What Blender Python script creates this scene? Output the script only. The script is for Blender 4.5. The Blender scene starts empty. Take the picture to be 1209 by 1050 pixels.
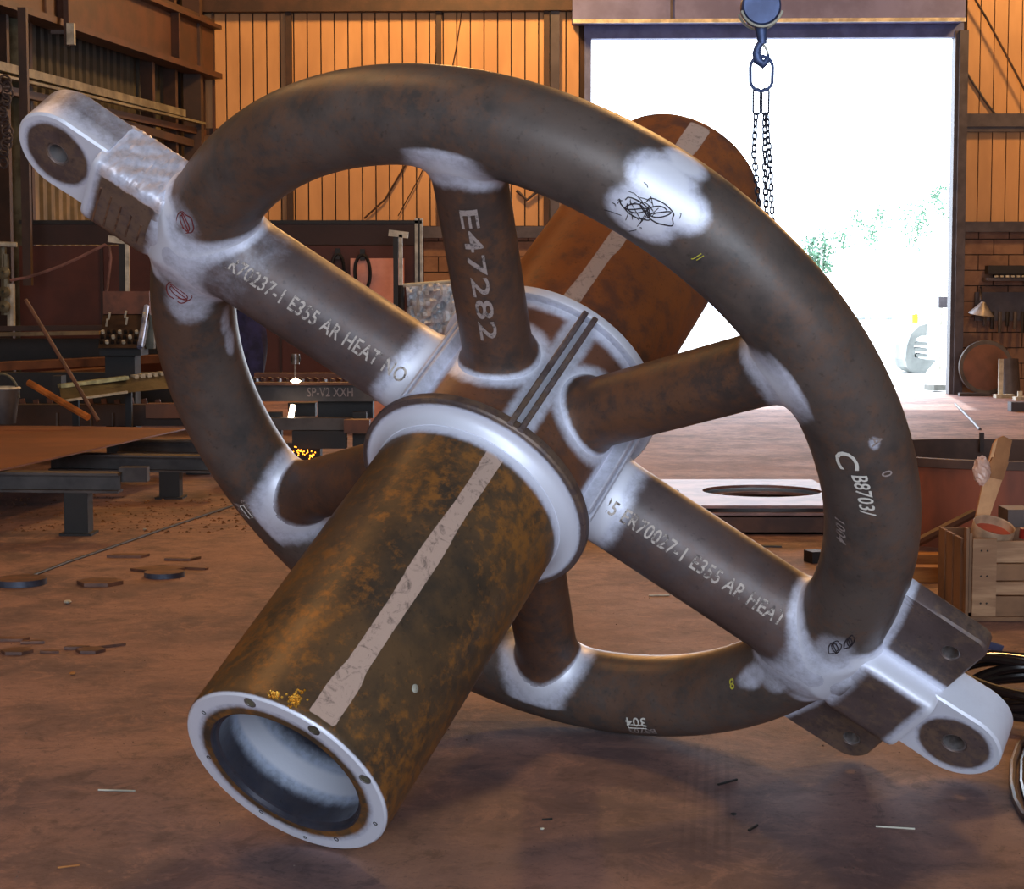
import bpy, bmesh, math, random
import numpy as np
from mathutils import Vector, Matrix, noise as mnoise
random.seed(7)
rng = np.random.RandomState(3)
scene = bpy.context.scene
COL = scene.collection
PI = math.pi

# ------------------------------------------------------------------ camera
F_PX, CX, CY, HZ = 2204.0, 604.5, 525.0, 352.0
PITCH = math.atan((CY - HZ) / F_PX)
EYE = np.array([0.0, 0.0, 1.6])
cam_data = bpy.data.cameras.new('camera')
cam = bpy.data.objects.new('camera', cam_data); COL.objects.link(cam)
cam_data.sensor_width = 36; cam_data.lens = 36 * F_PX / 1209
cam_data.clip_end = 400; cam_data.clip_start = 0.05
cam.location = EYE; cam.rotation_euler = (PI / 2 - PITCH, 0, 0)
scene.camera = cam
# ------------------------------------------------------------------ world, exposure
scene.view_settings.view_transform = 'Standard'
scene.view_settings.look = 'None'
scene.view_settings.gamma = 1
scene.view_settings.use_curve_mapping = False
scene.view_settings.exposure = 0.12
world = bpy.data.worlds.new('world'); scene.world = world; world.use_nodes = True
bg = world.node_tree.nodes['Background']
bg.inputs[0].default_value = (0.74, 0.85, 1.0, 1); bg.inputs[1].default_value = 7.0

def lamp(name, kind, loc, power, color, size=0.3, rot=None, **kw):
    d = bpy.data.lights.new(name, kind); d.energy = power; d.color = color
    if kind in ('POINT', 'SPOT'): d.shadow_soft_size = size
    for k, v in kw.items(): setattr(d, k, v)
    o = bpy.data.objects.new(name, d); COL.objects.link(o); o.location = loc
    if rot: o.rotation_euler = rot
    return o
SOD = (1.0, 0.53, 0.18)
# sodium high bays hanging under the roof
lamp('high_bay_light', 'POINT', (-3.8, 6.2, 8.0), 300, SOD, 1.0)
lamp('high_bay_light', 'POINT', (-4.2, 10.5, 8.0), 260, SOD, 1.0)
lamp('high_bay_light', 'POINT', (3.4, 14.5, 8.0), 900, SOD, 0.5)
lamp('high_bay_light', 'POINT', (-.6, 28.0, 8.4), 1800, SOD, 0.4)
lamp('high_bay_light', 'POINT', (9.6, 27.6, 8.4), 1200, SOD, 0.4)
sun = lamp('sun', 'SUN', (4, 60, 40), 5.0, (1, .97, .92), rot=(math.radians(-38), math.radians(6), 0)); sun.data.angle = .02
# daylight portals in the two big door openings
def portal(loc, rot, sx, sy):
    o = lamp('daylight_portal', 'AREA', loc, 1, (1, 1, 1), rot=rot, shape='RECTANGLE')
    o.data.size = sx; o.data.size_y = sy; o.data.cycles.is_portal = True
portal((4.5, 30.9, 2.95), (-PI / 2, 0, 0), 6.4, 6.1)
portal((1.5, -7.9, 3.4), (PI / 2, 0, 0), 13.0, 6.8)

# ------------------------------------------------------------------ pixel helpers (world positions of things seen in the photograph)
cp, sp_ = math.cos(PITCH), math.sin(PITCH)
def ray(px, py):
    x, z = (px - CX) / F_PX, (CY - py) / F_PX
    return np.array([x, cp + sp_ * z, -sp_ + cp * z])
def P(px, py, Y):
    d = ray(px, py); return EYE + d * (Y / d[1])
def G(px, py, z=0.0):
    d = ray(px, py); return EYE + d * ((z - 1.6) / d[2])

# ------------------------------------------------------------------ materials
def lin(c):
    return tuple((x / 12.92 if x <= .04045 else ((x + .055) / 1.055) ** 2.4) for x in [v / 255 for v in c]) + (1,)
class NT:
    def __init__(s, name):
        s.m = bpy.data.materials.new(name); s.m.use_nodes = True
        s.t = s.m.node_tree; s.n = s.t.nodes; s.b = s.n['Principled BSDF']
        s.tc = s.n.new('ShaderNodeTexCoord')
    def link(s, a, b): s.t.links.new(a, b)
    def noise(s, scale, detail=4, rough=.6, stretch=None, coord='Object', dist=0):
        t = s.n.new('ShaderNodeTexNoise'); t.inputs['Scale'].default_value = scale
        t.inputs['Detail'].default_value = detail; t.inputs['Roughness'].default_value = rough
        t.inputs['Distortion'].default_value = dist
        if stretch:
            mp = s.n.new('ShaderNodeMapping'); mp.inputs['Scale'].default_value = stretch
            s.link(s.tc.outputs[coord], mp.inputs[0]); s.link(mp.outputs[0], t.inputs[0])
        else: s.link(s.tc.outputs[coord], t.inputs[0])
        return t.outputs[0]
    def ramp(s, fac, lo, hi, a=0., b=1.):
        t = s.n.new('ShaderNodeMapRange'); t.interpolation_type = 'SMOOTHSTEP'
        t.inputs[1].default_value = lo; t.inputs[2].default_value = hi
        t.inputs[3].default_value = a; t.inputs[4].default_value = b
        s.link(fac, t.inputs[0]); return t.outputs[0]
    def mix(s, fac, a, b):
        t = s.n.new('ShaderNodeMix'); t.data_type = 'RGBA'
        if isinstance(fac, float): t.inputs[0].default_value = fac
        else: s.link(fac, t.inputs[0])
        for i, v in ((6, a), (7, b)):
            if isinstance(v, tuple): t.inputs[i].default_value = v
            else: s.link(v, t.inputs[i])
        return t.outputs[2]
    def math(s, op, a, b=0.):
        t = s.n.new('ShaderNodeMath'); t.operation = op
        for i, v in ((0, a), (1, b)):
            if isinstance(v, (int, float)): t.inputs[i].default_value = v
            else: s.link(v, t.inputs[i])
        return t.outputs[0]
    def attr(s, name):
        t = s.n.new('ShaderNodeAttribute'); t.attribute_name = name; return t.outputs['Fac']
    def color(s, c): s.link(c, s.b.inputs['Base Color']) if not isinstance(c, tuple) else setattr(s.b.inputs['Base Color'], 'default_value', c)
    def rough(s, v): s.link(v, s.b.inputs['Roughness']) if not isinstance(v, (int, float)) else setattr(s.b.inputs['Roughness'], 'default_value', v)
    def metal(s, v): s.link(v, s.b.inputs['Metallic']) if not isinstance(v, (int, float)) else setattr(s.b.inputs['Metallic'], 'default_value', v)
    def bump(s, h, strength=.3, dist=.01):
        t = s.n.new('ShaderNodeBump'); t.inputs['Strength'].default_value = strength
        t.inputs['Distance'].default_value = dist; s.link(h, t.inputs['Height'])
        s.link(t.outputs[0], s.b.inputs['Normal'])

def simple(name, c1, c2=None, scale=6, rough=.6, metal=0., bump=.2, stretch=None, lo=.35, hi=.65, bdist=.004):
    k = NT(name); n = k.noise(scale, stretch=stretch)
    c2 = c2 or tuple(x * .7 for x in c1)
    k.color(k.mix(k.ramp(n, lo, hi), lin(c1), lin(c2))); k.rough(rough); k.metal(metal)
    if bump: k.bump(k.noise(scale * 6), bump, bdist)
    return k.m
def emit(name, c, s):
    k = NT(name); k.color(lin(c)); k.b.inputs['Emission Color'].default_value = lin(c)
    k.b.inputs['Emission Strength'].default_value = s; return k.m

def steel(name, base, alt, rust, rust_amt, white=(212, 214, 230), primer=(196, 168, 152), rough=.42, metal=.25, mscale=3.5):
    """mill-scale steel; 'grind' = bright ground metal, 'primer' = pale primer strip (mesh attributes)"""
    k = NT(name)
    n1 = k.noise(mscale, 5, .65); n2 = k.noise(mscale * 5, 5, .7); n3 = k.noise(60, 3, .6); n4 = k.noise(1.7, 3, .5)
    c = k.mix(k.ramp(n1, .35, .68), lin(base), lin(alt))
    rfac = k.math('MULTIPLY', k.ramp(k.math('ADD', k.math('MULTIPLY', n2, .6), k.math('MULTIPLY', n4, .5)), .50, .66), rust_amt)
    c = k.mix(rfac, c, lin(rust))
    c = k.mix(k.math('MULTIPLY', k.ramp(n3, .58, .75), .45), c, lin(tuple(x * .45 for x in base)))
    # primer
    pr = k.attr('primer'); pf = k.ramp(k.math('ADD', pr, k.math('MULTIPLY', k.math('SUBTRACT', n2, .5), .5)), .42, .58)
    pc = k.mix(k.ramp(k.noise(22, 5, .75, dist=1.5), .50, .72), lin(primer), lin(tuple(x * .62 for x in primer)))
    c = k.mix(pf, c, pc)
    g = k.attr('grind'); gf = k.ramp(k.math('ADD', g, k.math('MULTIPLY', k.math('SUBTRACT', k.noise(22, 5, .75), .5), .42)), .24, .84)
    gc = k.mix(k.ramp(k.noise(35, 4, .7), .35, .75), lin(white), lin(tuple(x * .86 for x in white)))
    gc = k.mix(k.ramp(g, .8, 1.0), gc, lin((226, 228, 240)))
    c = k.mix(gf, c, gc)
    k.color(c)
    k.rough(k.math('ADD', k.math('MULTIPLY', n2, .22), rough - .11)); k.metal(metal)
    k.bump(k.math('ADD', k.math('MULTIPLY', n2, .6), k.math('MULTIPLY', n3, .25)), .22, .006)
    return k.m

M = {}
M['ring'] = steel('mill_scale_steel', (96, 84, 78), (68, 63, 61), (118, 82, 60), .45, rough=.43, metal=.2)
M['spoke'] = steel('dark_tube_steel', (100, 86, 84), (78, 68, 68), (108, 74, 56), .3, rough=.44, metal=.15)
M['brown_spoke'] = steel('brown_tube_steel', (92, 66, 54), (62, 52, 48), (120, 76, 46), .5, rough=.48, metal=.1)
M['axle'] = steel('rusty_axle_steel', (100, 76, 52), (66, 56, 46), (150, 98, 44), .8, rough=.40, metal=.25, mscale=5)
M['axle_rear'] = steel('rusty_lit_rear_axle_steel', (134, 80, 52), (92, 64, 56), (170, 96, 44), .6, rough=.42, metal=.15, mscale=3)  # rusty steel with orange lamplight put into its redder colours
M['hub'] = steel('hub_steel', (118, 78, 60), (86, 66, 58), (130, 82, 50), .5, rough=.4)
M['block'] = steel('forged_block_steel', (98, 82, 80), (74, 62, 60), (150, 120, 90), .35, rough=.45)
M['bead'] = simple('rust_bead', (120, 84, 62), (60, 40, 34), 20)
M['face_dark'] = simple('dark_hole', (38, 32, 32), (22, 18, 18), 20)
M['chrome'] = simple('machined_hole', (150, 145, 145), (95, 88, 86), 12, .3, .6)

def chalk_mat(name, c, thr=.48):
    k = NT(name); n = k.noise(45, 4, .8)
    k.color(k.mix(k.ramp(n, thr - .06, thr + .10), lin(c), lin((88, 78, 76)))); k.rough(.8); return k.m
M['stencil'] = chalk_mat('stencil_paint', (188, 176, 166), .52)
M['chalk'] = chalk_mat('chalk', (206, 200, 190), .62)
M['chalk_dim'] = chalk_mat('faded_chalk', (150, 134, 128), .56)
M['yellow_chalk'] = chalk_mat('yellow_chalk', (190, 180, 60), .62)
M['marker'] = chalk_mat('red_marker', (110, 30, 26), .7)
M['black_marker'] = chalk_mat('black_marker', (40, 30, 36), .7)

# ------------------------------------------------------------------ mesh helpers
WM = {}
def wmat(o):
    return WM.get(o.name, Matrix.Identity(4)) if o else Matrix.Identity(4)
def empty(name, loc, mat=None):
    o = bpy.data.objects.new(name, None); COL.objects.link(o); o.empty_display_size = .1
    m = mat if mat is not None else Matrix.Translation(Vector(loc))
    o.matrix_world = m; WM[o.name] = m.copy(); return o
def tag(o, label=None, cat=None, group=None, kind=None):
    if label: o['label'] = label
    if cat: o['category'] = cat
    if group: o['group'] = group
    if kind: o['kind'] = kind
    return o
def thing(name, label, cat, loc, group=None, mat=None):
    return tag(empty(name, loc, mat), label, cat, group)
class MB:
    def __init__(s): s.v = []; s.f = []
    def add(s, v, f):
        o = len(s.v); s.v += [tuple(map(float, x)) for x in v]; s.f += [tuple(i + o for i in q) for q in f]; return s
    def box(s, c, size, rot=None):
        c = np.array(c, float); h = np.array(size, float) / 2
        vs = [np.array([x, y, z]) * h for x in (-1, 1) for y in (-1, 1) for z in (-1, 1)]
        if rot is not None: R = np.array(rot); vs = [R @ v for v in vs]
        return s.add([c + v for v in vs], [(0, 1, 3, 2), (4, 6, 7, 5), (0, 4, 5, 1), (2, 3, 7, 6), (0, 2, 6, 4), (1, 5, 7, 3)])
    def bar(s, a, b, w, h, upv=(0, 0, 1)):
        a = np.array(a, float); b = np.array(b, float); d = b - a; L = np.linalg.norm(d); d /= L
        u = np.array(upv, float); sd = np.cross(d, u); sd /= np.linalg.norm(sd); u = np.cross(sd, d)
        return s.box((a + b) / 2, (L, w, h), np.stack([d, sd, u], 1))
    def tube(s, pts, r, n=10, caps=True, closed=False):
        pts = [np.array(p, float) for p in pts]; N = len(pts); rs = r if hasattr(r, '__len__') else [r] * N
        d0 = pts[1] - pts[0]; up = np.array([0, 0, 1.]) if abs(d0[2]) < .9 * np.linalg.norm(d0) else np.array([1., 0, 0])
        vs = []; prev = None
        for i, p in enumerate(pts):
            if closed: d = pts[(i + 1) % N] - pts[i - 1]
            else: d = pts[min(i + 1, N - 1)] - pts[max(i - 1, 0)]
            d = d / (np.linalg.norm(d) + 1e-12)
            if prev is None: a = np.cross(d, up)
            else: a = prev - d * (prev @ d)
            a /= np.linalg.norm(a) + 1e-12; prev = a; b = np.cross(d, a)
            for j in range(n):
                t = 2 * PI * j / n; vs.append(p + rs[i] * (math.cos(t) * a + math.sin(t) * b))
        fs = []
        for i in range(N if closed else N - 1):
            k = (i + 1) % N
            for j in range(n): fs.append((i * n + j, i * n + (j + 1) % n, k * n + (j + 1) % n, k * n + j))
        if caps and not closed: fs.append(tuple(range(n - 1, -1, -1))); fs.append(tuple((N - 1) * n + j for j in range(n)))
        return s.add(vs, fs)
    def lathe(s, prof, n=32, c=(0, 0, 0), ax=(0, 0, 1), closed=False):
        c = np.array(c, float); ax = np.array(ax, float); ax /= np.linalg.norm(ax)
        t0 = np.array([1., 0, 0]) if abs(ax[0]) < .9 else np.array([0, 1., 0]); a = np.cross(ax, t0); a /= np.linalg.norm(a); b = np.cross(ax, a)
        vs = []; fs = []
        for (r, z) in prof:
            for j in range(n):
                t = 2 * PI * j / n; vs.append(c + ax * z + r * (math.cos(t) * a + math.sin(t) * b))
        m = len(prof)
        for i in range(m if closed else m - 1):
            k = (i + 1) % m
            for j in range(n): fs.append((i * n + j, i * n + (j + 1) % n, k * n + (j + 1) % n, k * n + j))
        return s.add(vs, fs)
    def prism(s, pts, d):
        d = np.array(d, float); n = len(pts); pts = [np.array(p, float) for p in pts]
        return s.add(pts + [p + d for p in pts], [tuple(range(n - 1, -1, -1)), tuple(range(n, 2 * n))] + [(i, (i + 1) % n, n + (i + 1) % n, n + i) for i in range(n)])
    def build(s, name, mat, parent=None, smooth=False, local=False, attrs=None, mesh_name=None):
        me = bpy.data.meshes.new(name)
        v = s.v
        if not local and parent is not None:
            inv = wmat(parent).inverted(); v = [tuple(inv @ Vector(x)) for x in v]
        me.from_pydata(v, [], s.f); me.update()
        bm = bmesh.new(); bm.from_mesh(me); bmesh.ops.recalc_face_normals(bm, faces=bm.faces); bm.to_mesh(me); bm.free()
        if attrs:
            V = np.array(s.v)
            for an, fn in attrs.items():
                at = me.attributes.new(an, 'FLOAT', 'POINT'); at.data.foreach_set('value', np.clip(fn(V), -1, 2).astype(np.float32))
        if smooth:
            me.polygons.foreach_set('use_smooth', [True] * len(me.polygons))
            if smooth != 'all': me.set_sharp_from_angle(angle=math.radians(35))
        me.materials.append(mat)
        o = bpy.data.objects.new(name, me); COL.objects.link(o)
        if parent is not None: o.parent = parent; WM[o.name] = wmat(parent).copy()
        return o
def cyl(a, b, r, name, mat, parent=None, n=20, smooth=True, **k):
    return MB().tube([a, b], r, n).build(name, mat, parent, smooth, **k)
def copy_tree(o, parent=None):
    c = o.copy(); COL.objects.link(c); c.parent = parent
    for ch in list(o.children): copy_tree(ch, c)
    return c
def sstep(x, a, b):
    t = np.clip((x - a) / (b - a), 0, 1); return t * t * (3 - 2 * t)

# ------------------------------------------------------------------ the room
def wallY(x, d=0.0): return 31.3 - 0.03 * (x - 4) - d      # back wall line, slightly turned
def W(px, py, d=0.0):                                        # pixel -> point on the plane d metres in front of the back wall
    Y = 31.0
    for _ in range(6):
        p = P(px, py, Y); Y = wallY(p[0], d)
    return P(px, py, Y)
# floor
k = NT('shop_floor')
n1 = k.noise(1.1, 6, .65); n2 = k.noise(.9, 5, .6, stretch=(1, .35, 1), coord='Object'); n3 = k.noise(9, 5, .7); n4 = k.noise(.16, 3, .5); n5 = k.noise(42, 3, .7)
c = k.mix(k.ramp(n1, .38, .62), lin((142, 110, 104)), lin((100, 80, 82)))
n6 = k.noise(5.0, 9, .80, stretch=(1.0, .8, 1), dist=.6); c = k.mix(k.math('MULTIPLY', k.ramp(n6, .50, .62), .55), c, lin((164, 126, 114)))
c = k.mix(k.math('MULTIPLY', k.ramp(n6, .48, .38), .7), c, lin((82, 64, 66)))
c = k.mix(k.math('MULTIPLY', k.ramp(n2, .5, .70), .6), c, lin((152, 114, 104)))
c = k.mix(k.math('MULTIPLY', k.ramp(n3, .50, .70), .5), c, lin((92, 66, 60)))
c = k.mix(k.math('MULTIPLY', k.ramp(n5, .58, .72), .55), c, lin((60, 46, 46)))
c = k.mix(k.math('MULTIPLY', k.ramp(n4, .45, .62), .25), c, lin((150, 112, 100)))
sep = k.n.new('ShaderNodeSeparateXYZ'); k.link(k.tc.outputs['Object'], sep.inputs[0])
def track(p0, p1, halfw, period):
    d = np.array(p1[:2]) - np.array(p0[:2]); d /= np.linalg.norm(d); nx, ny = -d[1], d[0]; c0 = nx * p0[0] + ny * p0[1]
    q = k.math('SUBTRACT', k.math('ADD', k.math('MULTIPLY', sep.outputs[0], nx), k.math('MULTIPLY', sep.outputs[1], ny)), c0)
    band = k.ramp(k.math('ABSOLUTE', q), halfw, halfw * .8, 0, 1)
    st = k.ramp(k.math('SINE', k.math('MULTIPLY', q, 2 * PI / period)), -.2, .6)
    al = k.ramp(k.math('ABSOLUTE', k.math('SUBTRACT', k.math('ADD', k.math('MULTIPLY', sep.outputs[0], float(d[0])), k.math('MULTIPLY', sep.outputs[1], float(d[1]))), float(d @ (np.array(p0[:2]) + np.array(p1[:2])) / 2))), .9, .4)
    return k.math('MULTIPLY', k.math('MULTIPLY', band, st), k.math('MULTIPLY', al, k.ramp(n1, .35, .6)))
tr = k.math('MAXIMUM', track(G(835, 1000), G(838, 880), .09, .035), track(G(60, 1010), G(300, 850), .10, .04))
c = k.mix(k.math('MULTIPLY', tr, .38), c, lin((78, 54, 48)))
k.color(c); k.rough(k.math('ADD', k.math('MULTIPLY', n1, .3), .58)); k.bump(k.math('ADD', k.math('ADD', n3, n6), k.math('MULTIPLY', n5, .5)), .5, .008)
M['floor'] = k.m
fl = MB().add([(-14, -8, 0), (16, -8, 0), (16, 31.25, 0), (-14, 31.9, 0)], [(0, 1, 2, 3)]).build('floor', M['floor']); tag(fl, kind='structure')
M['yard'] = simple('yard_concrete', (205, 205, 200), (180, 180, 176), .5, .9, bump=0)
yd = MB().add([(-60, 31.2, -.02), (90, 31.2, -.02), (90, 160, -.02), (-60, 160, -.02)], [(0, 1, 2, 3)]).build('yard_ground', M['yard']); tag(yd, kind='structure')
M['roof'] = simple('roof_sheet', (92, 84, 78), None, 1, .7)
rf = MB().box((1, 11.7, 9.6), (32, 41, .1)).build('ceiling', M['roof']); tag(rf, kind='structure')
M['clad'] = simple('cladding_tan', (184, 142, 96), (164, 124, 82), 1.3, .55, bump=.1, stretch=(1, 1, .3))
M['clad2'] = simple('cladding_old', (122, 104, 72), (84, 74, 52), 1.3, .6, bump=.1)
M['clad3'] = simple('cladding_shaded', (46, 42, 34), (30, 28, 24), 1.3, .8, bump=.1)  # shade of the upper left wall put into the sheet colour
M['cladblk'] = simple('cladding_gap', (58, 36, 22), None, 1, .8, bump=0)
M['girt'] = simple('girt_steel', (74, 68, 72), (56, 50, 54), 3, .5, .2)
M['rustbeam'] = simple('rust_red_beam', (68, 39, 26), (50, 30, 21), 2.5, .6)
M['darkbeam'] = simple('dark_red_beam', (62, 40, 30), (44, 29, 23), 2.5, .65)
M['blockwork'] = simple('concrete_block', (124, 96, 80), (104, 78, 66), 3, .9, bump=.4)
M['mortar'] = simple('mortar', (76, 58, 50), None, 5, .95)
M['lintel'] = simple('door_header_glare_tint', (102, 108, 160), (88, 92, 138), 2, .6)  # blue lens glow around the doorway put into the header colour
M['jamb'] = simple('door_jamb_glare_tint', (96, 108, 156), (76, 86, 128), 3, .6)  # bluish doorway glare put into the lintel and left jamb colour
M['pale'] = simple('pale_paint', (200, 196, 180), (150, 146, 132), 6, .5)

# back wall: mortar/backing slabs with the doorway left open
xl = W(697, 300)[0]; xr = W(1121, 300)[0]; ztop = W(900, 46)[2]
xw0, xw1 = -12.0, 13.0
def wbox(mb, x0, x1, z0, z1, d0, d1):
    vs = []
    for d in (d0, d1):
        for x in (x0, x1):
            for z in (z0, z1): vs.append((x, wallY(x, d), z))
    mb.add(vs, [(0, 1, 3, 2), (4, 6, 7, 5), (0, 4, 5, 1), (2, 3, 7, 6), (0, 2, 6, 4), (1, 5, 7, 3)])
bw = MB()
wbox(bw, xw0, xl - .08, 0, 9.6, -.12, -.02); wbox(bw, xr + .08, xw1, 0, 9.6, -.12, -.02); wbox(bw, xl - .08, xr + .08, ztop + .1, 9.6, -.12, -.02)
wall_back = tag(bw.build('wall_back', M['cladblk']), kind='structure')
zb = W(1165, 266)[2]     # top of the blockwork dado
x = xl - .2
pitch_ = 16.0 / F_PX * 31.2
while x > W(215, 200)[0]:
    m_ = MB(); wbox(m_, x - pitch_ * .90, x, zb, 9.4, -.01, .018)
    m_.v = m_.v; m_.build('cladding_panel', M['clad'], wall_back)
    x -= pitch_
x = xr + .22
while x < xr + 2.3:
    m_ = MB(); wbox(m_, x, x + pitch_ * .93, zb, 9.4, -.01, .018); m_.build('cladding_panel', M['clad'], wall_back); x += pitch_ 
# blockwork courses
def blocks(x0, x1, z0, z1):
    bh, bl = .2575, .50; r = 0; z = z0
    while z < z1 - .05:
        xx = x0 + (0 if r % 2 else -bl * .5)
        h = min(bh, z1 - z)
        while xx < x1:
            a, b = max(xx, x0), min(xx + bl, x1)
            if b - a > .06:
                m_ = MB(); o_ = random.uniform(0, .006); wbox(m_, a + .008, b - .008, z + .008, z + h - .008, -.02, .03 + o_); m_.build('brick', M['blockwork'], wall_back)
            xx += bl
        z += bh; r += 1
blocks(xr + .22, xr + 1.9, .0, zb)
blocks(W(500, 300)[0], W(698, 300)[0], zb - 5 * .2575, zb)
# girts, posts, header
def wbar(name, px0, px1, py0, py1, d, mat, depth=.12):
    a = W(px0, py0, d); b = W(px1, py1, d); m_ = MB(); wbox(m_, a[0], b[0], b[2], a[2], d, d + depth); return m_.build(name, mat, wall_back)
wbar('girt', 1130, 1260, 135, 150, .03, M['girt']); wbar('girt', 1128, 1260, 262, 274, .03, M['girt'])
wbar('girt', 1130, 1260, 150, 156, .0, M['girt'])
wbar('girt', 215, 697, 268, 281, .03, M['girt']); wbar('girt', 205, 690, 2, 14, .03, M['darkbeam'], .2)
wbar('girt', 205, 690, 152, 158, .03, M['darkbeam'], .06)
for (a_, b_, mt) in ((337, 347, 'darkbeam'), (515, 522, 'darkbeam'), (642, 648, 'darkbeam'), (650, 660, 'girt'), (236, 243, 'rustbeam'), (250, 255, 'rustbeam')):
    wbar('post', a_, b_, -20, 275 if a_ > 300 else 158, .06, M[mt], .08)
hd = tag(MB().box((0, 0, 0), (.01, .01, .01)).build('trim_1', M['lintel']), kind='structure'); bpy.data.objects.remove(hd)
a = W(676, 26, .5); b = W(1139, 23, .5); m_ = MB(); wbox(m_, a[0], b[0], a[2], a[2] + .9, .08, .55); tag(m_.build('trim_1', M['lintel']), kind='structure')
m_ = MB(); wbox(m_, W(791, 20, .5)[0], W(794, 20, .5)[0], a[2], a[2] + .9, .55, .58); m_.build('seam', M['girt'], bpy.data.objects['trim_1'])
m_ = MB(); wbox(m_, a[0], b[0], a[2] - .03, a[2] + .03, .55, .60); m_.build('lip', M['pale'], bpy.data.objects['trim_1'])
m_ = MB(); wbox(m_, xl - .12, xr + .14, ztop, a[2] + .02, -.1, .12); tag(m_.build('trim_2', M['jamb']), kind='structure')
m_ = MB(); wbox(m_, xl - .11, xl, 0, ztop, -.1, .15); tag(m_.build('door_1', M['jamb']), kind='structure')
m_ = MB(); wbox(m_, xr, xr + .06, 0, ztop + .1, -.1, .15); wbox(m_, xr + .06, xr + .2, 0, ztop + .1, -.05, .22); tag(m_.build('door_2', M['girt']), kind='structure')

# left wall: corner at the back wall, running forward
cx0 = W(228, 200)[0]; cy0 = wallY(cx0); LD = np.array([-.194, -1.0, 0]); LD /= np.linalg.norm(LD)
LN = np.array([LD[1], -LD[0], 0]) * -1      # points into the room
if LN[0] < 0: LN = -LN
def L(s, z, d=0.0): return np.array([cx0, cy0, 0]) + LD * s + np.array([0, 0, z]) + LN * d
m_ = MB(); m_up = MB(); s_ = 0.0
while s_ < 11.0:   # trapezoid sheet profile
    for (u0, d0, u1, d1) in ((0, 0, .04, .04), (.04, .04, .13, .04), (.13, .04, .17, 0), (.17, 0, .25, 0)):
        m_.add([L(s_ + u0, 0, d0), L(s_ + u1, 0, d1), L(s_ + u1, 4.4, d1), L(s_ + u0, 4.4, d0)], [(0, 1, 2, 3)])
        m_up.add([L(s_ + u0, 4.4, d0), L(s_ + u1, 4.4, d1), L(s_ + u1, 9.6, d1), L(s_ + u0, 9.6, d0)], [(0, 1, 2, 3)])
    s_ += .25
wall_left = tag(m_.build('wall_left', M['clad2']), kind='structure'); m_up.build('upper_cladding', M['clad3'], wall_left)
tag(MB().add([L(11, 0), L(40, 0), L(40, 9.6), L(11, 9.6)], [(0, 1, 2, 3)]).build('wall_side', M['clad2']), kind='structure')
tag(MB().add([(12.9, -8, 0), (12.9, 31.1, 0), (12.9, 31.1, 9.6), (12.9, -8, 9.6)], [(0, 1, 2, 3)]).build('wall_right', M['clad2']), kind='structure')
m_ = MB(); m_.box((-10., -8, 4.8), (10, .1, 9.6)); m_.box((13, -8, 4.8), (10, .1, 9.6)); m_.box((1.5, -8, 8.2), (13.1, .1, 2.8))
tag(m_.build('wall_front', M['clad2']), kind='structure')
def LP(px, py, d=0.0):   # pixel -> (s, z) on the plane d in front of the left wall
    o = L(0, 0, d); dr = ray(px, py); t = ((o - EYE) @ LN) / (dr @ LN); X = EYE + dr * t; return (X - o) @ LD, X[2], X

# crane runway beam on the left wall
cr = thing('crane_runway_beam', 'big rust brown crane runway beam high along the left wall', 'beam', L(0, 0))
D_ = .55
s0, z0, _ = LP(229, 78, D_); s1, z1, _ = LP(84, 31, D_)
zlo = (z0 + z1) / 2; s1 = 9.5
s_t, z_t, _ = LP(229, 22, D_)
def lbox(mb, sa, sb, za, zb_, da, db):
    vs = [L(s, z, d) for s in (sa, sb) for z in (za, zb_) for d in (da, db)]
    mb.add(vs, [(0, 1, 3, 2), (4, 6, 7, 5), (0, 4, 5, 1), (2, 3, 7, 6), (0, 2, 6, 4), (1, 5, 7, 3)]); return mb
lbox(MB(), .1, s1, zlo + .04, z_t, D_ - .16, D_ - .13).build('web', M['rustbeam'], cr)
lbox(MB(), .1, s1, zlo - .05, zlo + .04, D_ - .32, D_ + .02).build('bottom_flange', M['rustbeam'], cr)
lbox(MB(), .1, s1, z_t, z_t + .06, D_ - .32, D_ + .02).build('top_flange', M['rustbeam'], cr)
lbox(MB(), .1, s1, z_t + .06, z_t + .16, D_ - .18, D_ - .10).build('rail', M['darkbeam'], cr)
for px in (212, 80):
    s_, _, _ = LP(px, 40, D_); lbox(MB(), s_ - .03, s_ + .03, zlo + .04, z_t, D_ - .14, D_).build('stiffener', M['rustbeam'], cr)
# work light bracket on the beam
s_, zq, X = LP(79, 45, D_ + .1)
wl = thing('beam_bracket', 'pale bracket clamped under the crane beam at upper left', 'bracket', X)
MB().box(X + np.array([0, 0, .35]), (.07, .07, .9)).build('hanger', M['rustbeam'], wl)
MB().box(X + np.array([.06, -.02, .05]), (.10, .08, .28)).build('clamp', M['pale'], wl)
MB().box(X + np.array([-.12, 0, .08]), (.18, .05, .05)).build('arm', M['girt'], wl)
# cable trays and pipes along the left wall
M['tray'] = simple('tray_steel', (120, 116, 96), (84, 80, 64), 4, .5, .3)
def wallrun(name, label, cat, pa, pb, d, h, mat, grp=None):
    sa, za, A = LP(*pa, d); sb, zb2, B = LP(*pb, d)
    o = MB().bar(A, B, .10, h).build(name, mat); tag(o, label, cat, grp); return o
wallrun('cable_tray', 'pale steel cable tray running along the left wall below the crane beam', 'tray', (-10, 76), (216, 134), .5, .11, M['tray'])
wallrun('wall_pipe', 'thin pale conduit just under the steel cable tray on the left wall', 'pipe', (-10, 87), (240, 146), .5, .035, M['tray'])
wallrun('wall_beam', 'rust brown rail on left wall, below the thin pale conduit', 'beam', (-10, 103), (240, 157), .35, .10, M['rustbeam'])
wallrun('wall_beam', 'dark rail low on left wall, lowest above the screen', 'beam', (120, 140), (235, 172), .3, .12, M['darkbeam'])
s_, zq, X = LP(228, 80, .3)
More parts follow.
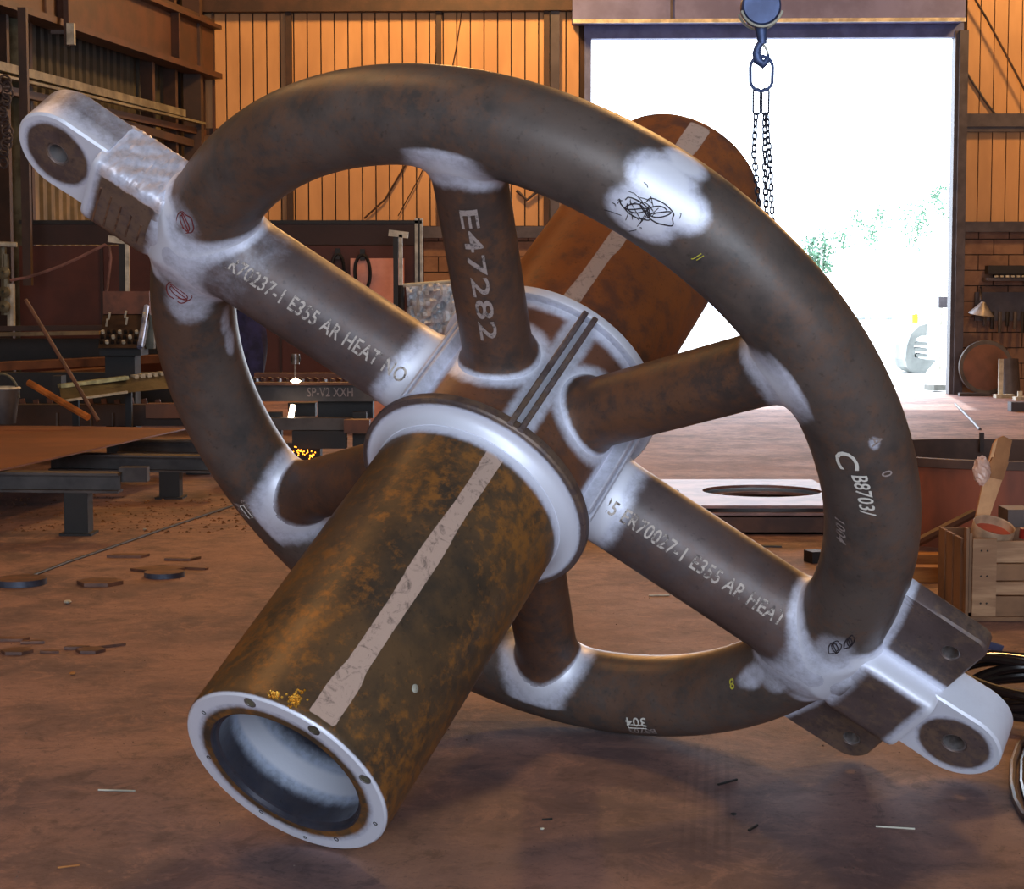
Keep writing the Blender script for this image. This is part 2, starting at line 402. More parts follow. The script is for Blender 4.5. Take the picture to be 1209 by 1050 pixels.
MB_ = MB().box((X[0], X[1], 4.0), (.28, .28, 8.0)); tag(MB_.build('corner_column', M['darkbeam']), 'dark steel column in the far left corner of the shed', 'column')
# dark recess bracing columns on left wall
for px in (178, 205):
    s_, zq, X = LP(px, 100, .25); lbox(MB(), s_ - .05, s_ + .05, z0 - 2.2, 9, .1, .3).build('post', M['darkbeam'], wall_left)
for px in (10, 24, 37):
    s_, zq, X = LP(px, 200, .25); lbox(MB(), s_ - .04, s_ + .04, 0, zlo, .1, .28).build('post', M['darkbeam' if px != 24 else 'tray'], wall_left)

# ------------------------------------------------------------------ the fabrication (local frame: x along the main beam, z along the axle)
EX = np.array([0.8355572, -0.0537599, -0.54676689]); EY = np.array([0.34284566, -0.72662723, 0.59537359]); EA = np.array([-0.42930294, -0.68492535, -0.58870727])
CC = np.array([0.00067, 6.17372, 1.13988 + .004])
WMX = Matrix([[EX[0], EY[0], EA[0], CC[0]], [EX[1], EY[1], EA[1], CC[1]], [EX[2], EY[2], EA[2], CC[2]], [0, 0, 0, 1]])
R, r = 1.2299, .14655
RS1, RS2, RD, RA, RF, LF, LB, HF = .150, .1117, .36, .3245, .3989, 1.489, 1.504, .3034
wheel = thing('fabricated_wheel', 'huge welded steel tube wheel with thick axle resting tilted on the floor', 'wheel', None, mat=WMX)
def dT(V): return np.hypot(np.hypot(V[:, 0], V[:, 1]) - R, V[:, 2]) - r
def dS(V, k):
    c, s = math.cos(k * PI / 3), math.sin(k * PI / 3); al = V[:, 0] * c + V[:, 1] * s; pe = -V[:, 0] * s + V[:, 1] * c
    d = np.hypot(pe, V[:, 2]) - (RS1 if k in (0, 3) else RS2); d = np.where(al < 0, 9, d)
    if k not in (0, 3): d = d + sstep(np.hypot(V[:, 0], V[:, 1]), R - .02, R + .02) * .3
    return d
def dBox(V, sgn):
    e = V[:, 0] * sgn; qx = np.abs(V[:, 1]) - .145; qz = np.abs(V[:, 2]) - .115
    return np.where(e > 1.2, np.hypot(np.maximum(qx, 0), np.maximum(qz, 0)), 9)
def zero(V): return np.zeros(len(V))
def angdeg(V): return np.degrees(np.arctan2(V[:, 1], V[:, 0]))
def tubephi(V): return np.degrees(np.arctan2(V[:, 2], np.hypot(V[:, 0], V[:, 1]) - R))
def blob(a, p, a0, p0, wa, wp):
    da = (a - a0 + 180) % 360 - 180; dp = (p - p0 + 180) % 360 - 180
    return 1 - sstep(np.sqrt((da / wa) ** 2 + (dp / wp) ** 2), .45, 1.4)
def ring_grind(V):
    g = zero(V)
    for k in range(6):
        d = dS(V, k); g = np.maximum(g, 1 - sstep(d, .01, .125 if k not in (0, 3) else .075))
    for s in (1, -1): g = np.maximum(g, 1 - sstep(dBox(V, s), .0, .06))
    a, p = angdeg(V), tubephi(V)
    for (a0, p0, wa, wp, w) in ((91, 75, 5.2, 34, 1), (91, 30, 5.0, 34, 1), (90, -5, 3.2, 24, 1), (88, 45, 4.5, 30, 1),
                                (-171, 115, 6.5, 42, .62), (-158.5, 176, 4.2, 13, .62), (-164, 170, 5, 12, .55), (7, 82, 4.5, 34, .58),
                                (-11, 128, 5, 20, .66), (-7, 108, 3.5, 24, .6), (173, 70, 4, 40, .5), (48, 46, 1.2, 8, .62)):
        g = np.maximum(g, w * blob(a, p, a0, p0, wa, wp))
    return g
def ring_half(a0, a1):
    NA, NP = 420, 72; ang = np.linspace(a0, a1, NA); ph = np.linspace(0, 2 * PI, NP, endpoint=False)
    A, Pp = np.meshgrid(ang, ph, indexing='ij')
    def pos(rr): return np.stack([(R + rr * np.cos(Pp)) * np.cos(A), (R + rr * np.cos(Pp)) * np.sin(A), rr * np.sin(Pp)], -1).reshape(-1, 3)
    V = pos(r); ex = zero(V)
    for k in range(6): d = np.maximum(dS(V, k), 0); ex = np.maximum(ex, .022 * np.exp(-(d / .028) ** 1.3))
    V = pos((r + ex).reshape(NA, NP))
    m = MB(); m.v = [tuple(x) for x in V.tolist()]
    m.f = [(i * NP + j, i * NP + (j + 1) % NP, (i + 1) * NP + (j + 1) % NP, (i + 1) * NP + j) for i in range(NA - 1) for j in range(NP)]
    return m.build('rim_tube', M['ring'], wheel, 'all', local=True, attrs={'grind': ring_grind, 'primer': zero})
rim_up = ring_half(0.0, PI); rim_lo = ring_half(PI, 2 * PI)
def spoke(k, rs, L0, L1):
    c, s = math.cos(k * PI / 3), math.sin(k * PI / 3); NA, NP = 200, 64
    al = np.linspace(L0, L1, NA); ph = np.linspace(0, 2 * PI, NP, endpoint=False); A, Pp = np.meshgrid(al, ph, indexing='ij')
    def pos(rr): return np.stack([A * c - rr * np.sin(Pp) * s, A * s + rr * np.sin(Pp) * c, rr * np.cos(Pp)], -1).reshape(-1, 3)
    V = pos(rs); d1 = np.maximum(dT(V), 0); d2 = np.maximum(np.hypot(V[:, 0], V[:, 1]) - RD, 0)
    ex = .022 * np.exp(-(d1 / .028) ** 1.3) + (.022 if rs < .13 else .012) * np.exp(-(d2 / .026) ** 1.3)
    tp = (sstep(A, 1.25, 1.36) * .022).ravel() if k in (0, 3) else 0
    V = pos((rs + ex - tp).reshape(NA, NP)); m = MB(); m.v = [tuple(x) for x in V.tolist()]
    m.f = [(i * NP + j, i * NP + (j + 1) % NP, (i + 1) * NP + (j + 1) % NP, (i + 1) * NP + j) for i in range(NA - 1) for j in range(NP)]
    def g(V):
        e = V[:, 0] * c + V[:, 1] * s; q = np.hypot(V[:, 0], V[:, 1])
        w = .05 if k in (0, 3) else (.07 if k in (1, 2) else .02)
        a = 1 - sstep(dT(V), 0, w + .025); 
        b = (1 - sstep(q, .40, .53)) if k in (0, 3) else (1 - sstep(q - RD, .0, .03)) * .9
        if k == 3: a = np.maximum(a, .38 * (1 - sstep(dT(V), .1, .22)))
        return np.maximum(a, b)
    mat = M['spoke'] if k in (0, 3) else M['brown_spoke']
    return m.build('spoke_tube', mat, wheel, 'all', local=True, attrs={'grind': g, 'primer': zero})
spokes = [spoke(k, RS1 if k in (0, 3) else RS2, .32, 1.37 if k in (0, 3) else 1.16) for k in range(6)]
# end blocks (rounded square forging past the rim)
def rrect(hw, hh, rad, n=80, q=9):
    pts = []
    for i in range(n):
        t = 2 * PI * i / n; cx_, cz_ = math.cos(t), math.sin(t)
        sc = (abs(cx_) ** q + abs(cz_) ** q) ** (-1 / q); pts.append((hw * cx_ * sc, hh * cz_ * sc))
    return pts
def end_block(sgn):
    st = [(1.20, 1)] + [(x_, 1) for x_ in np.linspace(1.22, 1.600, 90)] + [(1.612, .985), (1.62, .95), (1.622, .85), (1.622, .5), (1.622, .02)]
    m = MB(); n = 80; sec = rrect(.148, .118, .04, n); vs = []
    for (e, sc) in st:
        u = min(max((e - 1.26) / .13, 0), 1); u = u * u * (3 - 2 * u)
        for j_, (w, h) in enumerate(sec):
            b = 0
            t_ = 2 * PI * j_ / n; w = w * u + .138 * math.cos(t_) * (1 - u); h = h * u + .138 * math.sin(t_) * (1 - u)
            if sgn < 0 and w > .08: b = (.006 * mnoise.noise((e * 70, h * 45, w * 30)) + .004 * mnoise.noise((e * 150, h * 110, 3))) * u
            vs.append((e * sgn, w * sc + b, h * sc))
    fs = [(i * n + j, i * n + (j + 1) % n, (i + 1) * n + (j + 1) % n, (i + 1) * n + j) for i in range(len(st) - 1) for j in range(n)]
    m.add(vs, fs)
    def g(V):
        e = V[:, 0] * sgn; a = 1 - sstep(dT(V), .0, .085 if sgn > 0 else .06)
        b = sstep(e, 1.55, 1.61)
        c_ = sstep(V[:, 1], .105, .148)
        if sgn < 0: c_ = .45 + .25 * np.sin(V[:, 0] * 60) * 0 ; c_ = np.where(V[:, 1] > .10, .5 + .5 * np.sin(V[:, 0] * 31 + V[:, 2] * 40) ** 2 * .5, .0)
        return np.maximum(np.maximum(a, b), c_)
    def pr(V):
        if sgn > 0: return zero(V)
        return np.where((V[:, 1] > .10), .9, 0) * (1 - sstep(-V[:, 0], 1.60, 1.62))
    return m.build('end_block', M['block'], wheel, True, local=True, attrs={'grind': g, 'primer': pr})
blkR, blkL = end_block(1), end_block(-1)
blkL['label'] = 'end block with rough bright weld beads on top'
for i in range(5):
    e = -1.565 + .042 * i
    MB().tube([(e, w_, .119 + .0015 * math.sin(w_ * 150)) for w_ in np.linspace(-.12 + i * .008, .05 - .012 * i, 14)], .0035, 5).build('weld_line', M['bead'], blkL, True, local=True)
# plates with a hole
def plate(name, outline, cxy, hr, h0, h1, mat, gfun, parent=wheel, edge=.008, NR=14, N=128):
    ox, oy = cxy
    def rad(t):
        dx, dy = math.cos(t), math.sin(t); best = 9; n = len(outline)
        for i in range(n):
            x1, y1 = outline[i][0] - ox, outline[i][1] - oy; x2, y2 = outline[(i + 1) % n][0] - ox, outline[(i + 1) % n][1] - oy
            ex_, ey_ = x2 - x1, y2 - y1; den = dx * ey_ - dy * ex_
            if abs(den) < 1e-12: continue
            tt = (x1 * ey_ - y1 * ex_) / den; u = (x1 * dy - y1 * dx) / den
            if tt > 0 and -1e-6 <= u <= 1 + 1e-6: best = min(best, tt)
        return best
    rr = [rad(2 * PI * j / N) for j in range(N)]
    levels = []
    for i in range(NR + 1): levels.append((i / NR, h1, 0))
    lv = []   # closed section: hole wall, front face, edge, back face
    for i in range(NR + 1):
        f = i / NR; lv.append(('f', f, h1 if i < NR else h1))
    vs = []; m = MB()
    def ringv(fn, h):
        for j in range(N):
            t = 2 * PI * j / N; q = fn(rr[j]); vs.append((ox + q * math.cos(t), oy + q * math.sin(t), h))
    ringv(lambda q: hr, h0); ringv(lambda q: hr, h1 - .004); ringv(lambda q: hr + .004, h1)
    for i in range(1, NR + 1): ringv(lambda q, i=i: hr + .004 + (q - edge - hr - .004) * i / NR, h1)
    ringv(lambda q: q, h1 - edge); ringv(lambda q: q, (h0 + h1) / 2); ringv(lambda q: q, h0 + edge); ringv(lambda q: q - edge, h0)
    nl = len(vs) // N
    fs = [(i * N + j, i * N + (j + 1) % N, ((i + 1) % nl) * N + (j + 1) % N, ((i + 1) % nl) * N + j) for i in range(nl) for j in range(N)]
    m.add(vs, fs)
    return m.build(name, mat, parent, True, local=True, attrs={'grind': gfun, 'primer': zero})
def eye(sgn):
    cx_ = 1.768; Rr = .156; out = []
    for i in range(49):
        t = -PI / 2 + PI * i / 48; out.append((sgn * (cx_ + Rr * math.cos(t)), Rr * math.sin(t)))
    out += [(sgn * 1.60, .150), (sgn * 1.60, -.150)]
    def g(V):
        q = np.hypot(V[:, 0] - sgn * cx_, V[:, 1]); f = sstep(q, .098, .138); return np.where(V[:, 2] > .052, f, .95 if sgn > 0 else .50)
    o = plate('lug_eye', out, (sgn * cx_, 0), .040, -.095, .062, M['block'], g, NR=20)
    MB().lathe([(.0395, -.094), (.0395, .058), (.034, .056), (.034, -.092)], 40, (sgn * cx_, 0, 0), closed=True).build('bore_ring', M['chrome'], o, True, local=True)
    return o
eye(1); eye(-1)
def ear(sg):
    out = []; w0, w1, e0, e1, rc = .13 * sg, (.445 if sg > 0 else .43) * sg, 1.22, 1.622, (.05 if sg > 0 else .085)
    out.append((e0, w0)); out.append((e1, w0))
    for i in range(9):
        t = (PI / 2) * i / 8; out.append((e1 - rc + rc * math.cos(t), w1 - sg * rc + sg * rc * math.sin(t)))
    out.append((e0, w1))
    def g(V):
        a = 1 - sstep(dT(V), .0, .05); b = 1 - sstep(np.abs(V[:, 1]), .16, .20); return np.maximum(a, b if sg > 0 else b * .6)
    o = plate('ear_plate', out, (1.540, .325 * sg), .030, -.045, .028, M['block'], g)
    MB().lathe([(.0298, -.044), (.0298, .024), (.026, .022), (.026, -.042)], 32, (1.540, .325 * sg, 0), closed=True).build('hole_lining', M['chrome'], o, True, local=True)
ear(1); ear(-1)
# hub
def hub_g(V):
    g = zero(V)
    for k in range(6): g = np.maximum(g, 1 - sstep(dS(V, k), .01, .10))
    for k in range(6):
        t = math.radians(30 + 60 * k); al = V[:, 0] * math.cos(t) + V[:, 1] * math.sin(t); pe = np.abs(-V[:, 0] * math.sin(t) + V[:, 1] * math.cos(t))
        g = np.maximum(g, np.where(al > 0, 1 - sstep(pe, .02, .09), 0))
    g = np.maximum(g, .9 * sstep(-V[:, 2], .20, .27)); return g
m_ = MB(); NP = 240
zs = np.linspace(-.30, .30, 70); rd = [RD + .015 * math.exp(-((.285 - abs(z)) / .02) ** 2) for z in zs]
m_.lathe([(rd[i], zs[i]) for i in range(70)], NP); m_.build('hub_drum', M['hub'], wheel, True, local=True, attrs={'grind': hub_g, 'primer': zero})
def flange(sg):
    pr = [(.30, HF - .036), (RF - .004, HF - .036), (RF, HF - .030), (RF, HF - .006), (RF - .005, HF)] + [(x_, HF) for x_ in np.linspace(RF - .012, .365, 10)] + [(.352, HF + .004), (.342, HF + .012), (.334, HF + .024), (.3275, HF + .036), (.3, HF + .036)]
    pr = [(a_, sg * b_) for a_, b_ in pr]; mm = MB().lathe(pr, 200, closed=True)
    def g(V):
        q = np.hypot(V[:, 0], V[:, 1]); return (1 - sstep(q, .370, .392)) if sg > 0 else sstep(q, .33, .37)
    return mm.build('hub_flange', M['block'], wheel, True, local=True, attrs={'grind': g, 'primer': zero})
flange(1); flange(-1)
for k in range(6):
    t = math.radians(30 + 60 * k); d = np.array([math.cos(t), math.sin(t), 0]); n_ = np.array([-d[1], d[0], 0])
    for s in (-1, 1):
        hi = .412 if k == 1 else .402
        mm = MB(); NZ = 30; zz = np.linspace(-.268, .268 if k != 1 else .300, NZ); vs = []
        for z in zz:
            for (q, o_) in ((.34, .009), (hi - .004, .009), (hi, .012), (hi, .024), (hi - .004, .028), (.34, .028)): vs.append(d * q + n_ * s * o_ + np.array([0, 0, z]))
        fs = [(i * 6 + j, i * 6 + (j + 1) % 6, (i + 1) * 6 + (j + 1) % 6, (i + 1) * 6 + j) for i in range(NZ - 1) for j in range(6)] + [tuple(range(6)), tuple((NZ - 1) * 6 + j for j in range(6))]
        mm.add(vs, fs)
        mm.build('rib_plate', M['block'], wheel, False, local=True, attrs={'grind': (lambda V, k=k: np.full(len(V), (.30 if k == 1 else .85))), 'primer': zero})
# axle
def axle(sg, L1):
    z0_ = HF; zz = np.linspace(z0_ - .05, L1 - .012, 90)
    prof = [(RA, z) for z in zz] + [(RA - .004, L1 - .004), (RA - .009, L1)]
    if sg > 0:
        prof += [(x_, L1) for x_ in np.linspace(RA - .012, .242, 12)] 
    else: prof += [(.25, L1), (.02, L1)]
    prof = [(a_, sg * b_) for a_, b_ in prof]
    mm = MB().lathe(prof, 200)
    def g(V):
        q = np.hypot(V[:, 0], V[:, 1]); z = V[:, 2] * sg
        a = np.where(q > RA - .003, 1 - sstep(z - HF, .05, .095), 0)
        if sg > 0:
            a = np.maximum(a, np.where((np.abs(z - L1) < .006), sstep(q, .246, .290), 0))
        else: a = np.where(q > RA - .003, (1 - sstep(z - HF, .0, .04)), 0)
        return a
    def pr(V):
        q = np.hypot(V[:, 0], V[:, 1]); z = V[:, 2] * sg; t = angdeg(V)
        c0 = 90.5 - 1.6 * sstep(z, .3, 1.5) if sg > 0 else 105 - 5 * sstep(z, .4, 1.4)
        hw = 5.3 + 2.0 * sstep(z, 1.1, 1.4) + .5 * np.sin(z * 9)
        f = 1 - sstep(np.abs(t - c0), hw - .8, hw + .8)
        return np.where(q > RA - .003, f * (1 - sstep(z, L1 - .04, L1 - .015)), 0)
    return mm.build('axle_tube', M['axle'] if sg > 0 else M['axle_rear'], wheel, True, local=True, attrs={'grind': g, 'primer': pr})
axF = axle(1, LF); axR = axle(-1, LB)
M['bore'] = steel('bore_steel', (70, 70, 80), (52, 52, 62), (80, 66, 60), .2, rough=.34, metal=.4, white=(190, 200, 222))
def bore_g(V):
    dep = LF - V[:, 2]; return 1.1 * sstep(dep, .03, .15) * (1 - sstep(dep, .15, .30))
MB().lathe([(.242, LF), (.237, LF - .004), (.234, LF - .016)] + [(.2262, LF - z) for z in np.linspace(.020, .62, 40)] + [(.15, LF - .62), (.004, LF - .62)], 160).build('bore_wall', M['bore'], axF, True, local=True, attrs={'grind': bore_g, 'primer': zero})
axF['label'] = 'open-ended rusty brown front axle tube with pale primer stripe'
axR['label'] = 'rear axle tube behind the rim with pale primer stripe'
for (t, q, rr_) in ((128, .296, .016), (89, .300, .016), (50, .300, .016), (172, .285, .006), (-141, .272, .006), (-90, .275, .006), (-35, .275, .007), (10, .292, .006), (-60, .296, .005)):
    t = math.radians(t); c_ = (q * math.cos(t), q * math.sin(t), LF)
    MB().lathe([(rr_ * 1.15, -.001), (rr_ * 1.15, .0015), (rr_ * .9, .0018), (rr_ * .85, -.0008)], 20, c_).build('plug_rim' if rr_ > .01 else 'drill_hole', M['chrome' if rr_ > .01 else 'face_dark'], axF, True, local=True)
    if rr_ > .01: MB().lathe([(rr_ * .9, .0006), (.0005, .0006)], 20, c_).build('plug', M['tray'], axF, local=True)
# small nick of bright metal on the axle wall and white lump near the end
MB().lathe([(.001, .004), (.009, .003), (.013, 0)], 10, (RA * math.cos(math.radians(57.5)), RA * math.sin(math.radians(57.5)), 1.19), (math.cos(math.radians(57.5)), math.sin(math.radians(57.5)), 0)).build('weld_dab', M['pale'], axF, True, local=True)
# weld spatter lumps on the axle edge, orange lamp glint put into their colour
spm = MB()
for i in range(90):
    t = math.radians((105 if i % 3 else 115) + rng.randn() * 1.8); z = (1.448 if i % 3 else 1.462) + rng.randn() * (.015 if i % 3 else .006); q = RA; c_ = np.array([q * math.cos(t), q * math.sin(t), z]); n_ = np.array([math.cos(t), math.sin(t), 0])
    spm.lathe([(.0005, .005), (.003, .003), (.0042, 0)], 6, c_, n_)
spo = spm.build('weld_spatter', simple('orange_lit_spatter', (235, 190, 90), (190, 130, 40), 30, .25, .7, 0), axF, True, local=True); spo['kind'] = 'stuff'

# ------------------------------------------------------------------ writing on the steel
def text_mesh(s, size, thick_cuts=10, shear=0, jitter=0):
    cu = bpy.data.curves.new('t', 'FONT'); cu.body = s; cu.size = size; cu.align_x = 'LEFT'; cu.align_y = 'CENTER'; cu.space_character = 1.05; cu.resolution_u = 3; cu.offset = size * .012
    to = bpy.data.objects.new('t', cu); COL.objects.link(to)
    dg = bpy.context.evaluated_depsgraph_get(); me = bpy.data.meshes.new_from_object(to.evaluated_get(dg))
    bpy.data.objects.remove(to); bpy.data.curves.remove(cu)
    bm = bmesh.new(); bm.from_mesh(me); bpy.data.meshes.remove(me)
    for i in range(1, thick_cuts):
        y = -size * .5 + size * i / thick_cuts
        bmesh.ops.bisect_plane(bm, geom=bm.verts[:] + bm.edges[:] + bm.faces[:], plane_co=(0, y, 0), plane_no=(0, 1, 0))
    xs = [v.co.x for v in bm.verts]; x1 = max(xs); q = 0
    while q < x1:
        bmesh.ops.bisect_plane(bm, geom=bm.verts[:] + bm.edges[:] + bm.faces[:], plane_co=(q, 0, 0), plane_no=(1, 0, 0)); q += size * .3
    V = np.array([v.co[:] for v in bm.verts]); bm.verts.index_update(); Fs = [tuple(v.index for v in f.verts) for f in bm.faces]; bm.free()
    return V[:, :2], Fs
def on_tube(V2, k, rs, a0, phi0, sgn=1):
    c, s = math.cos(k * PI / 3), math.sin(k * PI / 3); al = a0 + sgn * V2[:, 0]; ph = math.radians(phi0) + sgn * V2[:, 1] / rs
    rr = rs + .0022; return np.stack([al * c - rr * np.sin(ph) * s, al * s + rr * np.sin(ph) * c, rr * np.cos(ph)], 1)
def on_ring(V2, a0, phi0, rr=r + .0022):
    an = math.radians(a0) - V2[:, 0] / (R + r * math.cos(math.radians(phi0))); ph = math.radians(phi0) - V2[:, 1] / r
    return np.stack([(R + rr * np.cos(ph)) * np.cos(an), (R + rr * np.cos(ph)) * np.sin(an), rr * np.sin(ph)], 1)
def put(name, V, Fs, mat, parent):
    m = MB(); m.v = [tuple(x) for x in V.tolist()]; m.f = Fs; return m.build(name, mat, parent, local=True)
V2, Fs = text_mesh('25 ER70027-1 E355 AR HEAT', .070); V2[:, 0] *= .70 / V2[:, 0].max()
put('stencil_lettering', on_tube(V2, 0, RS1, .365, 43), Fs, M['stencil'], spokes[0])
V2, Fs = text_mesh('ER70237-1 E355 AR HEAT NO:', .072); V2[:, 0] *= .72 / V2[:, 0].max()
# k=3 tube runs the other way: along = -e, angle mirrored
c3 = on_tube(np.stack([-V2[:, 0], -V2[:, 1]], 1), 3, RS1, 1.10, -37)
put('stencil_lettering', c3, Fs, M['stencil'], spokes[3])
V2, Fs = text_mesh('E47282', .075); V2[:, 0] *= .50 / V2[:, 0].max()
put('chalk_lettering', on_tube(np.stack([-V2[:, 0], -V2[:, 1]], 1), 2, RS2, 1.0, -19), Fs, M['chalk_dim'], spokes[2])
def chalk(s, size, a0, phi0, mat='chalk', parent=rim_up, stretch=1.0, mir=False):
    V2, Fs = text_mesh(s, size); V2[:, 0] *= stretch; V2[:, 0] += .25 * V2[:, 1]
    put('chalk_mark', on_ring(V2, a0, phi0), Fs, M[mat], parent)
chalk('C', .085, 48.6, 84, parent=rim_up, stretch=1.3); chalk('B8703/', .062, 44.2, 75, parent=rim_up, stretch=.85)
chalk('1004', .05, 35.6, 112, 'chalk_dim', rim_up)
chalk('304', .058, -38.0, 97, 'chalk', rim_lo); chalk('B8703', .045, -37.2, 78, 'chalk_dim', rim_lo)
chalk('304', .05, -121.8, 80, 'chalk_dim', rim_lo); chalk('B8703', .035, -121.4, 98, 'chalk_dim', rim_lo)
chalk('8', .05, -16.0, 131, 'yellow_chalk', rim_lo); chalk('A', .05, 49, 44, 'chalk_dim', rim_up); chalk('0', .045, 43.5, 44, 'chalk_dim', rim_up)
chalk('J1', .035, 82.5, 76, 'yellow_chalk', rim_up, .6)
def rstroke(pts, parent, mat, rad=.0018):
    V2 = np.array(pts, float); X = on_ring(np.stack([np.zeros(len(V2)), np.zeros(len(V2))], 1), 0, 0)
    out = []
    for a_, p_ in pts:
        out.append(on_ring(np.array([[0, 0]]), a_, p_)[0])
    return MB().tube(out, rad, 5).build('marker_scribble', M[mat], parent, True, local=True)
def box_strokes(ac, pc, da, dp, par):
    return [rstroke([(ac - da, pc - dp), (ac + da, pc - dp), (ac + da, pc + dp), (ac - da, pc + dp), (ac - da, pc - dp)], par, 'chalk', .0015)]
box_strokes(-40.5, 87.5, 1.7, 3.5, rim_lo); box_strokes(-123.2, 88, 1.4, 4, rim_lo)
for (a0, p0, ra, rp, par, mt) in ((-172.5, 100, 2.0, 18, rim_lo, 'marker'), (172.5, 78, 1.8, 14, rim_up, 'marker'), (89.5, 62, 2.2, 11, rim_up, 'black_marker'), (92, 72, 2.0, 9, rim_up, 'black_marker'), (8.2, 84, 1.6, 7, rim_up, 'black_marker'), (10.5, 72, 1.6, 5, rim_up, 'black_marker')):
    rstroke([(a0 + ra * math.cos(t) * (1 + .12 * math.sin(5 * t)), p0 + rp * math.sin(t)) for t in np.linspace(0, 6.0, 40)], par, mt)
    rstroke([(a0 + ra * .6 * math.cos(1.7 * t), p0 + rp * .7 * math.sin(2.3 * t)) for t in np.linspace(0, 5, 50)], par, mt)
for i in range(26):   # crackled pen marks over the ground patch
    a_, p_ = 91 + rng.randn() * 2.0, 66 + rng.randn() * 12; dp = rng.randn() * 5; da = rng.randn() * .7
    rstroke([(a_, p_), (a_ + da, p_ + dp), (a_ + da * 1.6, p_ + dp * 1.2 + 2)], rim_up, 'black_marker', .0011)

# ------------------------------------------------------------------ hook and chains
M['hook'] = simple('blue_grey_steel', (72, 88, 128), (50, 60, 92), 8, .45, .4)
M['chain'] = simple('chain_steel', (66, 72, 88), (40, 42, 50), 20, .45, .5, 0)
YC = 5.62
hk = thing('crane_hook_block', 'dark crane hook block hanging in the bright doorway', 'hook', P(898, 5, YC))
sc_ = YC / F_PX
c_ = P(898, 8, YC)
MB().lathe([(.001, -.03), (.052, -.03), (.058, -.022), (.058, .022), (.052, .03), (.001, .03)], 40, c_, (0, 1, 0)).build('sheave_cover', M['hook'], hk, True)
for dy in (-.035, .035):
    arc = [c_ + np.array([.062 * math.sin(t), dy, -.062 * math.cos(t)]) for t in np.linspace(-1.3, 1.3, 20)]
    MB().tube(arc, .004, 8).build('guard_band', M['pale'], hk, True)
MB().box(c_ + np.array([0, 0, .14]), (.10, .06, .2)).build('side_plate', M['hook'], hk)
MB().tube([P(898, 26, YC), P(899, 40, YC), P(900, 52, YC)], [.022, .016, .013], 14).build('shank', M['hook'], hk, True)
hp = [P(*q, YC) for q in ((900, 48), (895, 55), (893, 63), (895, 71), (901, 76), (906, 71), (907, 64))]
MB().tube(hp, [.010, .011, .013, .015, .014, .010, .004], 12).build('hook', M['hook'], hk, True)
MB().tube([P(899, 50, YC), P(905, 58, YC), P(907, 65, YC)], .004, 8).build('safety_latch', M['pale'], hk, True)
def link_pts(w, h, n=28):
    pts = []; rr_ = w / 2; st = h / 2 - rr_
    for i in range(n):
        t = 2 * PI * i / n; pts.append(np.array([rr_ * math.cos(t), 0, rr_ * math.sin(t) + (st if math.sin(t) >= 0 else -st)]))
    return pts
mlp = P(899, 87, YC)
ml = MB().tube([mlp + p for p in link_pts(26 * sc_, 40 * sc_)], 2.0 * sc_, 10, closed=True).build('master_link', M['hook'], None, True)
tag(ml, 'large oval steel ring hanging from the crane hook in the doorway', 'link')
protos = {}
def chain(path_px, w, h, wire, label, first_n=0):
    X0 = P(path_px[0][0], path_px[0][1], YC)
    root = thing('lifting_chain', label, 'chain', X0)
    pts = [P(x_, y_, YC + dy) for (x_, y_, dy) in path_px]
    seg = []; pitch = h - 2 * wire
    acc = 0
    total = sum(np.linalg.norm(pts[i + 1] - pts[i]) for i in range(len(pts) - 1)); n = int(total / pitch)
    if (w, h) not in protos:
        me = MB().tube(link_pts(w, h, 14), wire, 6, closed=True); o = me.build('link', M['chain'], root, True, local=True); protos[(w, h)] = o.data; bpy.data.objects.remove(o)
    for i in range(n + 1):
        d = (i + .5) * pitch; k_ = 0
        while k_ < len(pts) - 2 and d > np.linalg.norm(pts[k_ + 1] - pts[k_]): d -= np.linalg.norm(pts[k_ + 1] - pts[k_]); k_ += 1
        v = pts[k_ + 1] - pts[k_]; v /= np.linalg.norm(v); X = pts[k_] + v * d
        o = bpy.data.objects.new('link', protos[(w, h)]); COL.objects.link(o); o.parent = root
        z = Vector(-v); q = z.to_track_quat('Z', 'Y'); rot = q.to_matrix().to_4x4() @ Matrix.Rotation((PI / 2 if i % 2 else 0) + .5 + rng.randn() * .15, 4, 'Z')
        o.matrix_local = Matrix.Translation(Vector(X - X0)) @ rot
    return root
for (x_, g_) in ((893.5, 'left'), (903.5, 'right')):
    o = MB().tube([P(x_, 120, YC) + p for p in link_pts(8.5 * sc_, 30 * sc_)], 1.2 * sc_, 8, closed=True).build('coupling_link', M['chain'], None, True)
    tag(o, 'long narrow %s-hand steel link under the oval ring, at the top of the chains' % g_, 'link')
chain([(892.5, 134, 0), (890, 180, 0), (896, 245, .06), (899, 300, .10)], 5.4 * sc_, 9.5 * sc_, 1.05 * sc_, 'leftmost of three thin dark chains hanging in front of the rear axle')
chain([(903, 134, 0), (903, 190, 0), (905, 258, .06), (907, 300, .10)], 5.4 * sc_, 9.5 * sc_, 1.05 * sc_, 'middle of three thin dark chains hanging behind the tube rim')
chain([(905, 134, 0.02), (909, 190, .02), (912, 262, .08), (913, 300, .10)], 5.0 * sc_, 9.0 * sc_, 1.0 * sc_, 'rightmost of three thin dark chains hanging behind the tube rim')

